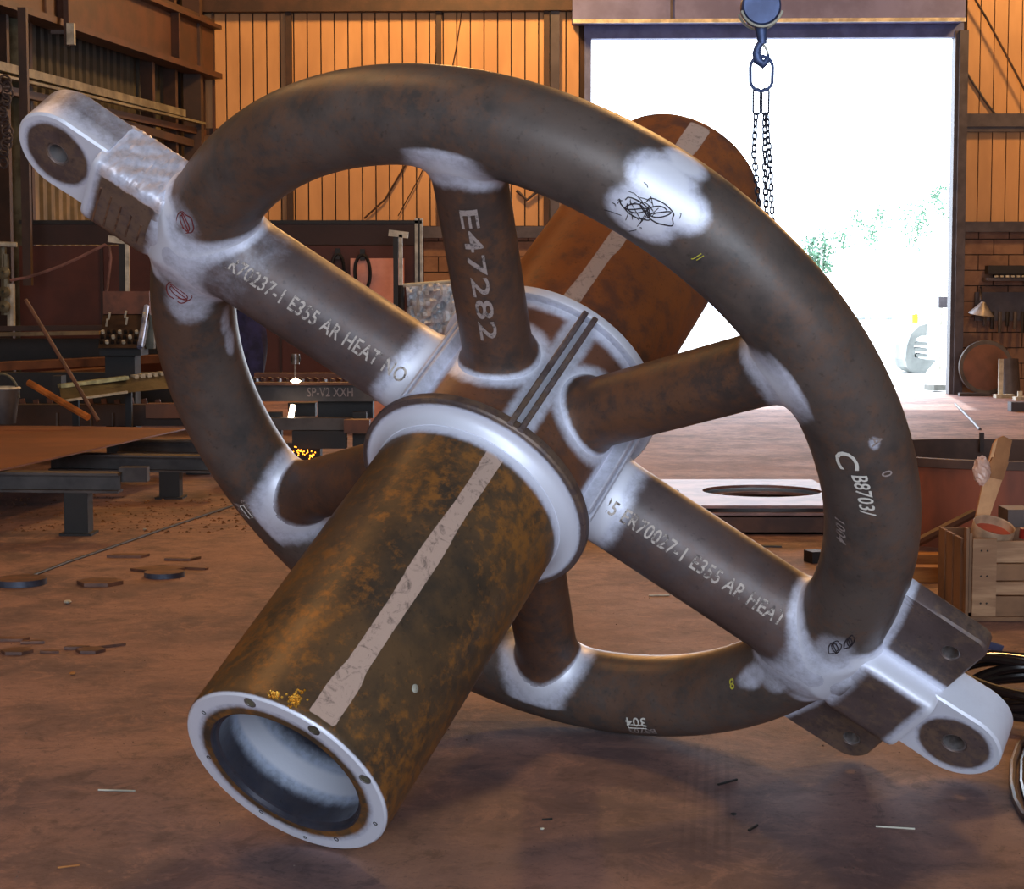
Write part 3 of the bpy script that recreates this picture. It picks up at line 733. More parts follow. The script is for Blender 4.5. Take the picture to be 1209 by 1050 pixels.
# ------------------------------------------------------------------ left: plate laid on trestle beams
M['plate'] = simple('rust_plate', (134, 82, 50), (112, 68, 42), 1.4, .6, bump=.1)
M['beamgrey'] = simple('grey_beam', (84, 78, 76), (58, 52, 52), 3, .6, .2)
M['black'] = simple('black_steel', (24, 19, 18), (15, 12, 12), 5, .6)
def hbeam(name, label, cat, A, B, h, w, mat, grp=None, legs=()):
    A = np.array(A, float); B = np.array(B, float)
    t = thing(name, label, cat, (A[0], A[1], 0), grp)
    u = np.array([0, 0, 1.]); th = .016
    MB().bar(A - u * th / 2, B - u * th / 2, w, th).build('top_flange', mat, t); MB().bar(A - u * (h - th / 2), B - u * (h - th / 2), w, th).build('bottom_flange', mat, t)
    MB().bar(A - u * h / 2, B - u * h / 2, .014, h - 2 * th).build('web', mat, t)
    for f in legs:
        X = A + (B - A) * f; MB().box((X[0], X[1], (X[2] - h) / 2), (.16, .16, X[2] - h)).build('leg', M['black'], t)
        MB().box((X[0], X[1], .008), (.22, .22, .016)).build('foot_plate', M['black'], t)
    return t
YL = 12.6
A = P(-40, 556, YL); B = P(142, 558, YL)
t = hbeam('trestle_beam', 'grey steel trestle beam nearest the camera under the rusty plate', 'beam', A, B, .135, .16, M['beamgrey'], legs=((92 + 40) / 182.,))
MB().bar(P(142, 560, YL + .1) , P(175, 560, YL + .1), .1, .10).build('extension', M['beamgrey'], t)
A2 = P(60, 535, 14.9); B2 = P(262, 538, 14.9)
hbeam('trestle_beam', 'second dark steel trestle beam, behind the nearest one under the rusty plate', 'beam', A2, B2, .135, .18, M['beamgrey'], legs=(.7,))
A3 = P(140, 518, 17); B3 = P(300, 521, 17)
hbeam('trestle_beam', 'third steel trestle beam, farthest back beyond the plate corner', 'beam', A3, B3, .13, .16, M['beamgrey'], legs=(.6,))
zp = P(0, 557, YL)[2] + .01
c0, c1, c2, c3_ = G(-60, 570, zp), G(222, 507, zp), G(60, 504.5, zp), G(-60, 504, zp)
pl = MB().prism([c0, c1, c2, c3_], (0, 0, .012)).build('steel_plate', M['plate']); tag(pl, 'large orange-brown rusty steel plate lying on the trestle beams', 'plate')

# ------------------------------------------------------------------ left background: cutting machine area
M['screen'] = simple('dark_red_screen', (84, 38, 25), (70, 30, 20), 2, .65, bump=0)
M['screen_top'] = simple('dark_red_screen_top', (52, 26, 19), (42, 20, 15), 2, .65, bump=0)
YS = 23.6
sr = thing('steel_screen', 'long dark red steel screen across the back of the shop', 'screen', (P(260, 400, YS)[0], YS, 0))
def pbox(mb, x0, y0, x1, y1, Y, dep=.05):
    a = P(x0, y1, Y); b = P(x1, y0, Y); mb.box(((a[0] + b[0]) / 2, Y + dep / 2, (a[2] + b[2]) / 2), (abs(b[0] - a[0]), dep, abs(b[2] - a[2]))); return mb
pbox(MB(), 26, 290, 496, 470, YS).build('panel', M['screen'], sr)
pbox(MB(), 26, 264, 496, 289, YS - .02).build('top_rail', M['screen_top'], sr)
pbox(MB(), 22, 260, 498, 264, YS - .05, .12).build('capping', M['black'], sr)
pbox(MB(), 490, 258, 493.5, 345, YS - .05, .08).build('edge_strip', M['pale'], sr)
pbox(MB(), 496, 258, 499, 345, YS - .05, .08).build('edge_strip', M['pale'], sr)
pbox(MB(), 493.5, 258, 496, 345, YS - .04, .08).build('channel', M['black'], sr)
for px in (120, 330): pbox(MB(), px, 290, px + 1.5, 440, YS - .03, .03).build('joint', M['screen_top'], sr)
M['pink'] = simple('pink_board', (236, 164, 140), (222, 148, 126), 5, .8, bump=.1)
pb = thing('pink_board', 'salmon pink board leaning on the dark red screen', 'board', (P(440, 400, YS)[0], YS - .2, 0))
pbox(MB(), 415, 305, 436, 500, YS - .25, .03).build('panel', M['pink'], pb); pbox(MB(), 437.5, 305, 477, 500, YS - .25, .03).build('panel', M['pink'], pb)
# loops of hose
def loop(label, cx_, cy_, wx, wy, Y, rad, turns=2):
    pts = [P(cx_ + wx * math.cos(t) * (1 + .03 * math.sin(2 * t)), cy_ + wy * math.sin(t), Y + .03 * math.sin(t / 2)) for t in np.linspace(PI * .5, PI * .5 + turns * 2 * PI, 40 * turns)]
    h_ = thing('hose_coil', label, 'hose', P(cx_, cy_ + wy, Y)); MB().tube(pts, rad, 6).build('hose', M['black'], h_, True)
    MB().box(P(cx_, cy_ - wy, Y), (.06, .06, .14)).build('hanger', M['black'], h_); return h_
loop('black hose loop hung in front of the pink board', 428, 322, 9, 21, YS - .28, .022)
loop('black hose loop hung left of the pink board', 399, 318, 7, 18, YS - .05, .02)
def tpost(label, xh0, xh1, yh, xp, y1, Y):
    t = thing('t_post', label, 'post', (P(xp, y1, Y)[0], Y, 0))
    MB().bar(P(xh0, yh, Y), P(xh1, yh + 1 + (xh1 - xh0) * .08, Y), .05, .075).build('arm', M['pale'], t)
    a = P(xp, yh + 2, Y); MB().box((a[0], Y, a[2] / 2), (.045, .05, a[2])).build('post', M['pale'], t); MB().box((a[0] - .06, Y + .01, a[2] / 2), (.06, .05, a[2])).build('backing', M['black'], t)
tpost('pale T-shaped post before the dark red screen, near the white lug', 128, 160, 282, 150, 345, 21.0)
tpost('pale T-shaped post before the dark red screen, beside the pink board', 459, 482, 275, 473, 365, 22.6)
# sagging hose
pts = [P(x_, y_, 20.9) for x_, y_ in ((12, 331), (30, 328), (50, 322), (72, 314), (92, 305), (112, 295), (124, 289), (129, 292), (131, 305), (129, 322), (126, 345))]
tag(MB().tube(pts, .018, 6).build('sagging_hose', simple('grey_pink_hose', (140, 100, 92), None, 5)), 'thin brownish hose sagging from the T-post to the left wall', 'hose')
# crumpled grey sheet
NS = 16; vs = []
for i in range(NS):
    for j in range(NS):
        u, v = i / (NS - 1), j / (NS - 1); q = P(479 + 60 * u - 10 * v * u * .6 + 4 * v, 337 - 4 * u + 62 * v, 18.0 + .12 * math.sin(9 * u + 3 * v) + .05 * rng.randn() + .3 * v); vs.append(q)
m_ = MB().add(vs, [(i * NS + j, (i + 1) * NS + j, (i + 1) * NS + j + 1, i * NS + j + 1) for i in range(NS - 1) for j in range(NS - 1)])
gs = thing('plastic_sheet', 'crumpled silvery plastic sheet hanging behind the hub', 'sheet', P(508, 395, 18.0))
M['foil'] = simple('silver_sheet', (244, 246, 248), (186, 188, 194), 9, .5, .0, .5)
o = m_.build('sheet', M['foil'], gs, True); md = o.modifiers.new('s', 'SOLIDIFY'); md.thickness = .01
MB().tube([P(476, 337, 18.0), P(541, 332, 18.0)], .018, 8).build('rail', M['pale'], gs, True)
MB().tube([P(474, 337, 18.1), P(474, 545, 18.1)], .03, 8).build('post', M['black'], gs, True)
# control console of the cutting machine
cn = thing('control_console', 'tilted dark control console with small knobs left of the rim', 'console', (P(145, 420, 19)[0], 19, 0))
Yc = 19.0
a0_, a1_ = P(122, 372, Yc), P(176, 372, Yc); b0_, b1_ = P(116, 411, Yc - .45), P(168, 411, Yc - .45)
M['console'] = simple('console_brown', (74, 58, 46), (50, 38, 30), 5, .5)
MB().prism([a0_, a1_, b1_, b0_], (0, .12, .02)).build('keypad_panel', M['console'], cn)
pbox(MB(), 122, 344, 176, 371, Yc, .3).build('upper_housing', simple('console_red', (112, 66, 46), None, 4), cn)
pbox(MB(), 118, 411, 166, 420, Yc - .3, .4).build('base', M['black'], cn)
for i in range(8):
    for j in range(3):
        u = (i + .5) / 8; v = .55 + .15 * j; q = a0_ * (1 - u) * (1 - v) + a1_ * u * (1 - v) + b1_ * u * v + b0_ * (1 - u) * v
        MB().lathe([(.001, .03), (.018, .03), (.02, 0)], 8, q - np.array([0, .01, 0]), (0, -.6, .8)).build('knob', M['pale'] if (i + j) % 3 == 0 else M['black'], cn, True)
for (u, v) in ((.15, .2), (.5, .15), (.55, .35), (.9, .2), (.12, .4)):
    q = a0_ * (1 - u) * (1 - v) + a1_ * u * (1 - v) + b1_ * u * v + b0_ * (1 - u) * v
    MB().tube([q + np.array([0, -.02, .02]), q + np.array([.02, -.05, .09])], .012, 6).build('switch', M['pale'], cn, True)
MB().tube([P(173, 362, Yc), P(165, 410, Yc - .45)], .028, 8).build('side_tube', simple('blue_white', (180, 192, 220), (110, 120, 150), 6, .35, .3), cn, True)
pbox(MB(), 172, 372, 181, 412, Yc, .1).build('side_cover', simple('grey_green', (96, 104, 100), None, 6), cn)
MB().box((cn.location[0], Yc, P(145, 420, Yc)[2] / 2), (.3, .3, P(145, 420, Yc)[2])).build('pedestal', M['black'], cn)
# cutting bed : rails, tray, clutter
cb = thing('cutting_bed', 'long low steel cutting bed behind the rusty plate', 'machine', (P(140, 480, 19)[0], 19.5, 0))
def pbar(name, pa, pb_, Y0, Y1, w, h, mat, par): return MB().bar(P(*pa, Y0), P(*pb_, Y1), w, h).build(name, mat, par)
M['brownbeam'] = simple('brown_beam', (104, 62, 38), (72, 42, 28), 3, .6)
pbar('rear_rail', (-10, 395), (118, 393), 22, 22, .1, .045, simple('olive_rail', (132, 112, 78), None, 4), cb)
pbar('rear_beam', (-10, 388), (122, 387), 22.2, 22.2, .1, .06, M['darkbeam'], cb)
pbar('cross_beam', (-10, 433), (300, 418), 21, 23, .3, .09, M['brownbeam'], cb)
pbar('cross_beam', (-10, 448), (150, 436), 20, 21.5, .3, .07, M['brownbeam'], cb)
pbox(MB(), -10, 400, 200, 428, 22.6, .2).build('side_plate', M['black'], cb)
pbox(MB(), -10, 478, 225, 503, 18.6, .2).build('front_apron', M['darkbeam'], cb)
pbox(MB(), -10, 440, 215, 480, 19.6, .2).build('rear_apron', M['black'], cb)
pbox(MB(), 172, 477, 240, 494, 18.5, .2).build('orange_panel', M['plate'], cb)
for px in (66, 106, 132): pbox(MB(), px, 488, px + 1.6, 503, 18.5, .05).build('lug', M['beamgrey'], cb)
for i in range(12): pbar('slat', (10 + i * 16, 470 + (i % 3)), (14 + i * 16, 494), 18.8, 18.8, .03, .05, M['brownbeam'], cb)
# tray with bright edge
ty = thing('steel_tray', 'long steel tray with bright top edge behind the rusty plate', 'tray', P(140, 470, 17.6))
a_, b_ = P(70, 456, 17.6), P(225, 437, 18.4); d_, e_ = P(72, 472, 17.3), P(225, 456, 18.1)
MB().prism([a_, b_, e_, d_], (0, .1, 0)).build('side', simple('olive_tray', (96, 88, 70), None, 6, .45, .3), ty)
MB().bar(a_, P(150, 446, 17.95), .10, .036).build('top_edge', simple('bright_edge', (214, 222, 180), (170, 176, 140), 10, .3, .4), ty)
for u in (.1, .5): q = a_ * (1 - u) + b_ * u; MB().box((q[0], q[1] + .1, q[2] / 2 - .05), (.06, .06, q[2] - .1)).build('leg', M['black'], ty)
for i in range(9):
    u = .55 + i * .05; q = a_ * (1 - u) + b_ * u; MB().bar(q, q + (b_ - a_) * .028, .10, .04).build('top_edge_tooth', M['pale'], ty)
MB().bar(P(72, 474, 17.2), P(150, 463, 17.6), .03, .022).build('lower_edge', M['pale'], ty)
pbox(MB(), 62, 444, 72, 470, 17.7, .2).build('end_plate', M['black'], ty)
# leaning rods
tag(MB().tube([P(30, 354, 17.0), P(116, 497, 16.6)], .018, 8).build('leaning_rod', simple('rod_brown', (110, 76, 60), None, 5), None, True), 'long thin brown rod leaning across the cutting bed', 'rod')
tag(MB().tube([P(34, 452, 16.8), P(104, 493, 16.4)], .032, 8).build('leaning_rod', simple('rod_orange', (190, 112, 50), None, 5), None, True), 'shorter orange rod leaning below the long brown rod', 'rod')
# bucket-like machine at far left
bk = thing('hanging_bucket', 'dark bucket with pale rim at the left edge above the plate', 'bucket', P(3, 500, 17))
MB().lathe([(.11, 0), (.15, .32), (.16, .32), (.16, .30), (.12, 0)], 20, P(3, 500, 17)).build('body', M['beamgrey'], bk, True)
MB().lathe([(.16, .31), (.172, .32), (.16, .335), (.15, .32)], 20, P(3, 500, 17), closed=True).build('rim', M['pale'], bk, True)
MB().tube([P(3, 470, 17) + np.array([.15 * math.cos(t), 0, .22 * math.sin(t)]) for t in np.linspace(0, PI, 16)], .012, 6).build('handle', M['tray'], bk, True)
# pipes and valves cluster at the far left wall
pv = thing('pipe_cluster', 'pale pipes and valves fixed at the left wall beside the screen', 'pipes', (P(8, 440, 22.5)[0], 22.5, 0))
for i, (x_, y0_, y1_) in enumerate(((3, 292, 330), (13, 335, 388), (6, 300, 372))):
    MB().tube([P(x_, y0_, 22.5), P(x_ + .5, y1_, 22.5)], .05, 8).build('pipe', M['tray'] if i != 1 else M['pale'], pv, True)
MB().tube([P(-5, 288, 22.4), P(20, 289, 22.4)], .03, 8).build('cross_pipe', M['pale'], pv, True)
for y_ in (322, 345, 362): MB().lathe([(.02, -.05), (.07, -.02), (.07, .02), (.02, .05)], 12, P(5, y_, 22.3), (0, 1, 0)).build('valve', M['tray'], pv, True)
MB().box((P(30, 300, 22.5)[0], 22.6, 3.4), (.1, .1, 3.3)).build('backing_post', M['darkbeam'], pv)
# hanging chain drape left edge
hc = thing('hanging_chain', 'dark chain hanging down the left wall above the pipes', 'chain', P(8, 180, 22))
for i in range(14):
    X = P(6 + 3 * math.sin(i * .9), 95 + i * 7.5, 22); MB().tube([X + np.array([.05 * math.cos(t), .0 if i % 2 else .05 * math.cos(t), .06 * math.sin(t)]) for t in np.linspace(0, 2 * PI, 12, endpoint=False)], .014, 6, closed=True).build('link', M['girt'], hc, True)
# navy coat
cv = []; NU, NV = 20, 24
for i in range(NU):
    for j in range(NV):
        t = 2 * PI * i / NU; v = j / (NV - 1); rad_ = (.10 + .07 * math.sin(v * PI * .8) + .02 * v) * (1 + .13 * math.sin(3 * t + 4 * v) + .05 * math.sin(7 * t))
        c_ = P(292, 352 + 100 * v, 18.4); cv.append(c_ + np.array([rad_ * math.cos(t), rad_ * .7 * math.sin(t), 0]))
m_ = MB().add(cv, [(i * NV + j, ((i + 1) % NU) * NV + j, ((i + 1) % NU) * NV + j + 1, i * NV + j + 1) for i in range(NU) for j in range(NV - 1)])
m_.tube([P(292, 352, 18.4), (P(292, 352, 18.4)[0], 18.4, 0)], .02, 6)
o = m_.build('hanging_coat', simple('navy_cloth', (44, 44, 84), (26, 26, 54), 7, .9), None, True); tag(o, 'navy blue work coat hanging behind the left rim tube', 'coat')
# torch machine with flame, plus work-piece beam
tm = thing('cutting_torch', 'small vertical cutting torch head above its flame behind the spoke', 'torch', P(348, 450, 16.5))
Yt = 16.5
MB().tube([P(349, 418, Yt), P(349, 430, Yt)], .035, 12).build('torch_body', M['chrome'], tm, True); MB().tube([P(348.5, 430, Yt), P(348.5, 447, Yt)], .009, 8).build('nozzle', M['chrome'], tm, True)
MB().lathe([(.02, -.02), (.045, -.01), (.045, .01), (.02, .02)], 12, P(349, 424, Yt), (0, 1, 0)).build('collar', M['black'], tm, True)
FL = emit('flame_white', (255, 225, 190), 9); FO = emit('spark_orange', (255, 150, 40), 5)
MB().lathe([(.001, .03), (.035, .008), (.05, 0), (.03, -.015), (.001, -.022)], 8, P(349, 450, Yt - .1)).build('flame', FL, tm, True)
MB().tube([P(346, 478, Yt - .2), P(343, 495, Yt - .2)], [.022, .026], 8).build('flame_jet', FL, tm, True)
sm = MB()
for i in range(40):
    u = rng.rand(); q = P(345 + 26 * u + rng.randn() * 2, 528 + 9 * u ** .6 + rng.randn() * 2.4, Yt - .3 - rng.rand() * .3); sm.lathe([(.001, .006), (.007, 0), (.001, -.006)], 5, q)
so = sm.build('sparks', FO, tm); so['kind'] = 'stuff'
wk = thing('work_table', 'dark steel work table with beams behind the spokes', 'table', (P(370, 560, 16)[0], 16, 0))
for i, (x0, y0, x1, y1, Y, mt) in enumerate(((295, 455, 470, 474, 16.6, 'beamgrey'), (290, 494, 415, 508, 16.2, 'beamgrey'), (300, 441, 430, 446, 17.6, 'brownbeam'), (300, 452, 420, 455, 16.5, 'brownbeam'), (345, 509, 408, 530, 16.15, 'black'), (406, 496, 436, 512, 16.0, 'brownbeam'), (340, 476, 372, 492, 16.9, 'black'), (375, 474, 440, 494, 16.8, 'black'), (300, 525, 378, 545, 16.3, 'darkbeam'))):
    pbox(MB(), x0, y0, x1, y1, Y, .18).build('beam', M[mt], wk)
for i in range(14): pbar('slat', (300 + i * 9, 447 + i * .1), (304 + i * 9, 449 + i * .1), 17.2, 16.7, .02, .03, M['chrome'] if i % 3 == 0 else M['brownbeam'], wk)
for x_ in (325, 425): MB().box((P(x_, 500, 16.4)[0], 16.4, .3), (.12, .12, .6)).build('leg', M['black'], wk)
V2, Fs = text_mesh('SP-V2 XXH', .11)
q0 = P(362, 464, 16.55); m_ = MB(); m_.v = [(q0[0] + a_ * .75, 16.58, q0[2] + b_) for a_, b_ in V2.tolist()]; m_.f = Fs; m_.build('chalk_lettering', M['chalk_dim'], wk)

# ------------------------------------------------------------------ plate skeletons with round holes (centre right)
M['skel'] = simple('skeleton_plate', (150, 112, 100), (112, 84, 78), 4, .45, .3)
def skeleton(label, zt, th, holes, x0, x1, y0, y1, mat, parent_name='cut_plate'):
    bm = bmesh.new()
    N = 48; loops = []
    outer = [bm.verts.new((x0, y0, zt)), bm.verts.new((x1, y0, zt)), bm.verts.new((x1, y1, zt)), bm.verts.new((x0, y1, zt))]
    es = [bm.edges.new((outer[i], outer[(i + 1) % 4])) for i in range(4)]
    for (hx, hy, hr) in holes:
        vs = [bm.verts.new((hx + hr * math.cos(2 * PI * i / N), hy + hr * math.sin(2 * PI * i / N), zt)) for i in range(N)]
        es += [bm.edges.new((vs[i], vs[(i + 1) % N])) for i in range(N)]
    bmesh.ops.triangle_fill(bm, use_beauty=True, use_dissolve=False, edges=es)
    kill = [f for f in bm.faces if any((f.calc_center_median().x - hx) ** 2 + (f.calc_center_median().y - hy) ** 2 < (hr * .97) ** 2 for hx, hy, hr in holes)]
    bmesh.ops.delete(bm, geom=kill, context='FACES_ONLY')
    g = bmesh.ops.extrude_face_region(bm, geom=bm.faces[:]); bmesh.ops.translate(bm, verts=[v for v in g['geom'] if isinstance(v, bmesh.types.BMVert)], vec=(0, 0, -th))
    bmesh.ops.recalc_face_normals(bm, faces=bm.faces)
    me = bpy.data.meshes.new(parent_name); bm.to_mesh(me); bm.free(); me.materials.append(mat)
    o = bpy.data.objects.new(parent_name, me); COL.objects.link(o); tag(o, label, 'plate'); return o
h1 = G(905, 584, .20); h2 = G(768, 583, .20)
xs0, xs1 = G(700, 600, .2)[0], G(1015, 600, .2)[0]
y0s, y1s = G(900, 597, .20)[1], G(900, 566, .20)[1]
skeleton('rusty steel plate with large round cut-outs, upper of two stacked', .20, .02, [(h1[0], (y0s + y1s) / 2 + .05, .43), (h1[0] - 1.0, (y0s + y1s) / 2 + .05, .40)], xs0, xs1, y0s, y1s, M['skel'])
skeleton('rusty steel plate with round cut-outs, under the upper one', .155, .02, [(h1[0] + .05, (y0s + y1s) / 2 - .02, .43), (h1[0] - .93, (y0s + y1s) / 2 - .02, .38)], xs0 - .05, xs1, y0s - .04, y1s, M['skel'])
bx = thing('steel_channel', 'brown steel channel carrying the cut plates', 'beam', ((xs0 + xs1) / 2, y0s, 0))
MB().box(((xs0 + xs1) / 2, y0s + .02, .068), (xs1 - xs0, .02, .134)).build('web', M['brownbeam'], bx)
MB().box(((xs0 + xs1) / 2, y0s + .07, .008), (xs1 - xs0, .12, .016)).build('bottom_flange', M['brownbeam'], bx)
MB().box(((xs0 + xs1) / 2, y0s + .07, .126), (xs1 - xs0, .12, .016)).build('top_flange', M['brownbeam'], bx)
b2 = MB().box(((xs0 + xs1) / 2, y1s - .1, .068), (xs1 - xs0, .1, .134)).build('steel_bar', M['brownbeam']); tag(b2, 'brown steel bar hidden under the back of the cut plates', 'beam')
# offcut between the plates and rim
def slab(name, label, cat, px, py, w, d, h, rot, mat, grp=None, z=0):
    X = G(px, py, z); c, s = math.cos(rot), math.sin(rot); o = MB().box((X[0], X[1], z + h / 2 + .001), (w, d, h), [[c, -s, 0], [s, c, 0], [0, 0, 1]]).build(name, mat); tag(o, label, cat, grp); return o
slab('floor_bracket', 'small dark steel block on the floor beside the rim tube', 'block', 962, 664, .09, .12, .07, .3, M['black'])
slab('welding_stub', 'short bright metal strip on the floor below the lower right spoke', 'strip', 778, 704, .11, .014, .006, .1, M['pale'])
slab('welding_stub', 'small grey metal strip on the floor before the cut plates', 'strip', 908, 646, .16, .05, .01, -.1, M['beamgrey'])

# ------------------------------------------------------------------ right: rusty ring tank, timbers, crate
M['tank'] = simple('rusty_shell', (150, 78, 50), (104, 58, 42), 2.2, .65, stretch=(1, 1, .4), bump=.3)
M['tank_in'] = simple('rusty_shell_inner', (92, 66, 54), (70, 50, 42), 3, .7)
Xf = G(1226, 652, 0); TR = .96; Xc = np.array([Xf[0], Xf[1] + TR, 0])
tk = thing('steel_shell_ring', 'large rusty brown rolled steel ring standing behind the wooden crate', 'ring', Xc)
zt_ = P(1226, 545, Xc[1] - TR)[2]
MB().lathe([(TR - .025, .0), (TR, 0), (TR, zt_ - .06)], 96, Xc).build('shell', M['tank'], tk, True)
MB().lathe([(TR, zt_ - .06), (TR + .035, zt_ - .055), (TR + .035, zt_), (TR - .03, zt_), (TR - .03, zt_ - .05)], 96, Xc).build('rim_flange', M['tank_in'], tk, True)
MB().lathe([(TR - .03, zt_ - .05), (TR - .025, 0), (0.01, 0.004)], 96, Xc).build('inner_wall', M['tank_in'], tk, True)
q = P(1159, 519, Xc[1] + TR * .9); MB().box(q + np.array([0, 0, -.02]), (.03, .03, .14)).build('stub', M['darkbeam'], tk)
tag(MB().tube([G(1068, 668) + np.array([0, 0, .1]), G(1148, 660) + np.array([0, 0, .28])], .03, 8).build('steel_bar', M['brownbeam'], None, True), 'brown steel bar sloping up against the rusty ring', 'bar')
M['timber'] = simple('timber', (190, 128, 66), (150, 96, 50), 3, .75, stretch=(1, 6, 6), bump=.4)
for (y_, ln, lab) in ((688, 'lower', 'long yellow-brown timber baulk on the floor before the rusty ring, the nearer one'), (672, 'upper', 'yellow-brown timber baulk behind the nearer one by the rusty ring')):
    A = G(1020, y_); B = G(1150, y_ + 1); tag(MB().bar(A + np.array([0, .07, .045]), B + np.array([0, .07, .045]), .12, .085).build('timber_baulk', M['timber']), lab, 'timber')
# crate
M['wood'] = simple('crate_wood', (176, 138, 104), (140, 104, 76), 2.5, .8, stretch=(1, 8, 8), bump=.4)
M['wood2'] = simple('crate_wood_dark', (140, 102, 72), (108, 78, 56), 2.5, .8, bump=.4)
A = G(1140, 733); YK = A[1]; x0 = A[0]; x1 = x0 + .62; zk0 = .05; zk1 = P(1140, 637, YK)[2]
ct = thing('wooden_crate', 'open wooden plank crate at the right edge on grey skids', 'crate', (x0 + .3, YK + .3, 0))
def kx(px): return P(px, 700, YK)[0]
def kz(py): return P(1170, py, YK)[2]
zks = kz(728)
MB().box(((kx(1147) + kx(1175)) / 2, YK, (zks + kz(636)) / 2), (kx(1175) - kx(1147), .03, kz(636) - zks)).build('corner_board', M['wood'], ct)
MB().box((kx(1141), YK + .015, (zks + kz(624)) / 2), (.014, .05, kz(624) - zks)).build('edge_board', M['wood2'], ct)
MB().box((kx(1145.3), YK + .02, (zks + kz(630)) / 2), (.014, .04, kz(630) - zks)).build('edge_board', M['wood2'], ct)
ys = [638, 665, 686, 703, 727]
for i in range(4):
    za, zb3 = kz(ys[i + 1]), kz(ys[i] + 1); MB().box((kx(1176) + .17, YK + .012, (za + zb3) / 2), (.34, .02, zb3 - za - .004)).build('plank', M['wood' if i % 2 == 0 else 'wood2'], ct)
for i in range(3): MB().box((x0 + .008, YK + .2 + .17 * i, (zks + kz(640)) / 2), (.016, .14, kz(640) - zks)).build('side_plank', M['wood2'], ct)
MB().box((x0 + .31, YK + .58, (zks + kz(640)) / 2), (.60, .016, kz(640) - zks)).build('back_board', M['wood2'], ct)
MB().box((x0 + .31, YK + .29, zks + .01), (.60, .58, .016)).build('floor_board', M['wood2'], ct)
MB().box((x0 + .31, YK - .01, zks - .008), (.64, .05, .02)).build('bottom_rail', M['wood2'], ct)
MB().box((x0 + .31, YK + .02, (zks - .016) / 2), (.64, .08, zks - .018)).build('skid', simple('grey_skid', (112, 112, 104), (84, 84, 78), 4, .8), ct)
MB().box((x0 + .31, YK + .5, (zks - .016) / 2), (.64, .08, zks - .018)).build('skid', M['girt'], ct)
for px in (1165, 1172):
    for py in (650, 680, 712): MB().lathe([(.001, .002), (.004, .001), (.005, 0)], 8, (kx(px - 8), YK - .016, kz(py)), (0, -1, 0)).build('nail', M['black'], ct)
# strap roll standing in the crate
q = P(1172, 627, YK + .13); rr_ = 25 / F_PX * (YK + .13)
rl = thing('strap_roll', 'round roll of orange-lined banding in the top of the crate', 'roll', q)
MB().lathe([(rr_ * .98, -.035), (rr_, -.03), (rr_, .03), (rr_ * .98, .035), (rr_ * .93, .03), (rr_ * .93, -.03)], 48, q, (0.15, -.35, .93), closed=True).build('band', simple('pale_band', (198, 160, 126), None, 5), rl, True)
MB().lathe([(rr_ * .93, -.01), (.01, -.012)], 48, q, (0.15, -.35, .93)).build('lining', simple('orange_lining', (196, 88, 60), (170, 70, 48), 5, .6), rl, True)
# cardboard strip leaning in the crate
def strip(pts, Y, mat, par, name, th=.02):
    pp = [P(*p, Y) for p in pts]; return MB().prism(pp, (0, th, 0)).build(name, mat, par)
cbm = simple('cardboard', (216, 164, 116), (190, 138, 96), 5, .85); cbd = simple('cardboard_dark', (164, 112, 70), (134, 90, 56), 5, .85)
kd = thing('cardboard_strip', 'tall folded cardboard strip standing up out of the crate', 'cardboard', P(1165, 612, YK + .3))
strip([(1151, 616), (1166, 617), (1184, 565), (1163, 560)], YK + .3, cbm, kd, 'lower_length'); strip([(1162, 562), (1184, 567), (1191, 546), (1172, 540)], YK + .29, cbd, kd, 'fold')
strip([(1163, 562), (1173, 540), (1178, 518), (1173, 524)], YK + .31, cbm, kd, 'edge_length'); strip([(1174, 545), (1190, 546), (1195, 520), (1185, 515), (1176, 519)], YK + .34, cbd, kd, 'upper_length')
pm = MB(); NB = 14; vs = []
for i in range(NB):
    for j in range(NB):
        t, u = 2 * PI * i / NB, PI * j / (NB - 1); rr_ = .045 * (1 + .35 * rng.rand()); vs.append(P(1159, 556, YK + .26) + rr_ * np.array([.8 * math.cos(t) * math.sin(u), .7 * math.sin(t) * math.sin(u), 1.35 * math.cos(u)]))
pm.add(vs, [(i * NB + j, ((i + 1) % NB) * NB + j, ((i + 1) % NB) * NB + j + 1, i * NB + j + 1) for i in range(NB) for j in range(NB - 1)])
tag(pm.build('crumpled_wrap', simple('pink_film', (226, 188, 168), (190, 150, 134), 9, .35)), 'crumpled pinkish plastic wrap hanging on the cardboard strip', 'plastic')
tag(MB().box(P(1204, 616, YK + .7) , (.18, .2, .15)).build('dark_case', simple('dark_case', (86, 70, 64), (60, 48, 44), 4)), 'dark grey box just behind the wooden crate', 'box')
tag(MB().lathe([(.001, .05), (.05, .05), (.055, 0)], 24, P(1216, 636, YK + .10)).build('red_cap', simple('red_plastic', (170, 40, 36), None, 5, .4), None, True), 'small red cap inside the crate at the right edge', 'cap')
# cable coil behind lugs
M['rubber'] = simple('black_rubber', (34, 26, 24), (24, 18, 18), 10, .22, 0., 0)
kc = thing('cable_coil', 'thick coil of shiny black cable on the floor behind the lug', 'cable', G(1230, 850))
Xq = G(1236, 838)
for i in range(7):
    rad_ = .40 - .035 * (i % 3) ; zz_ = .03 + .042 * (i // 2) + .012 * (i % 2); pts = []
    for j in range(64):
        t = 2 * PI * j / 64; pts.append(Xq + np.array([rad_ * math.cos(t + i), rad_ * 1.0 * math.sin(t + i), zz_ + .03 * math.sin(2 * t + i * 1.3) * (.4 if i < 2 else 1) + (.0 if i > 1 else .01)]))
    MB().tube(pts, .019, 10, closed=True).build('cable_turn', M['rubber'], kc, True)
MB().box(G(1160, 806) + np.array([.02, 0, .16]), (.12, .05, .035), [[.9, -.1, .3], [.1, 1, 0], [-.3, 0, .9]]).build('blue_tie', simple('blue_cloth', (50, 48, 84), None, 5), kc)
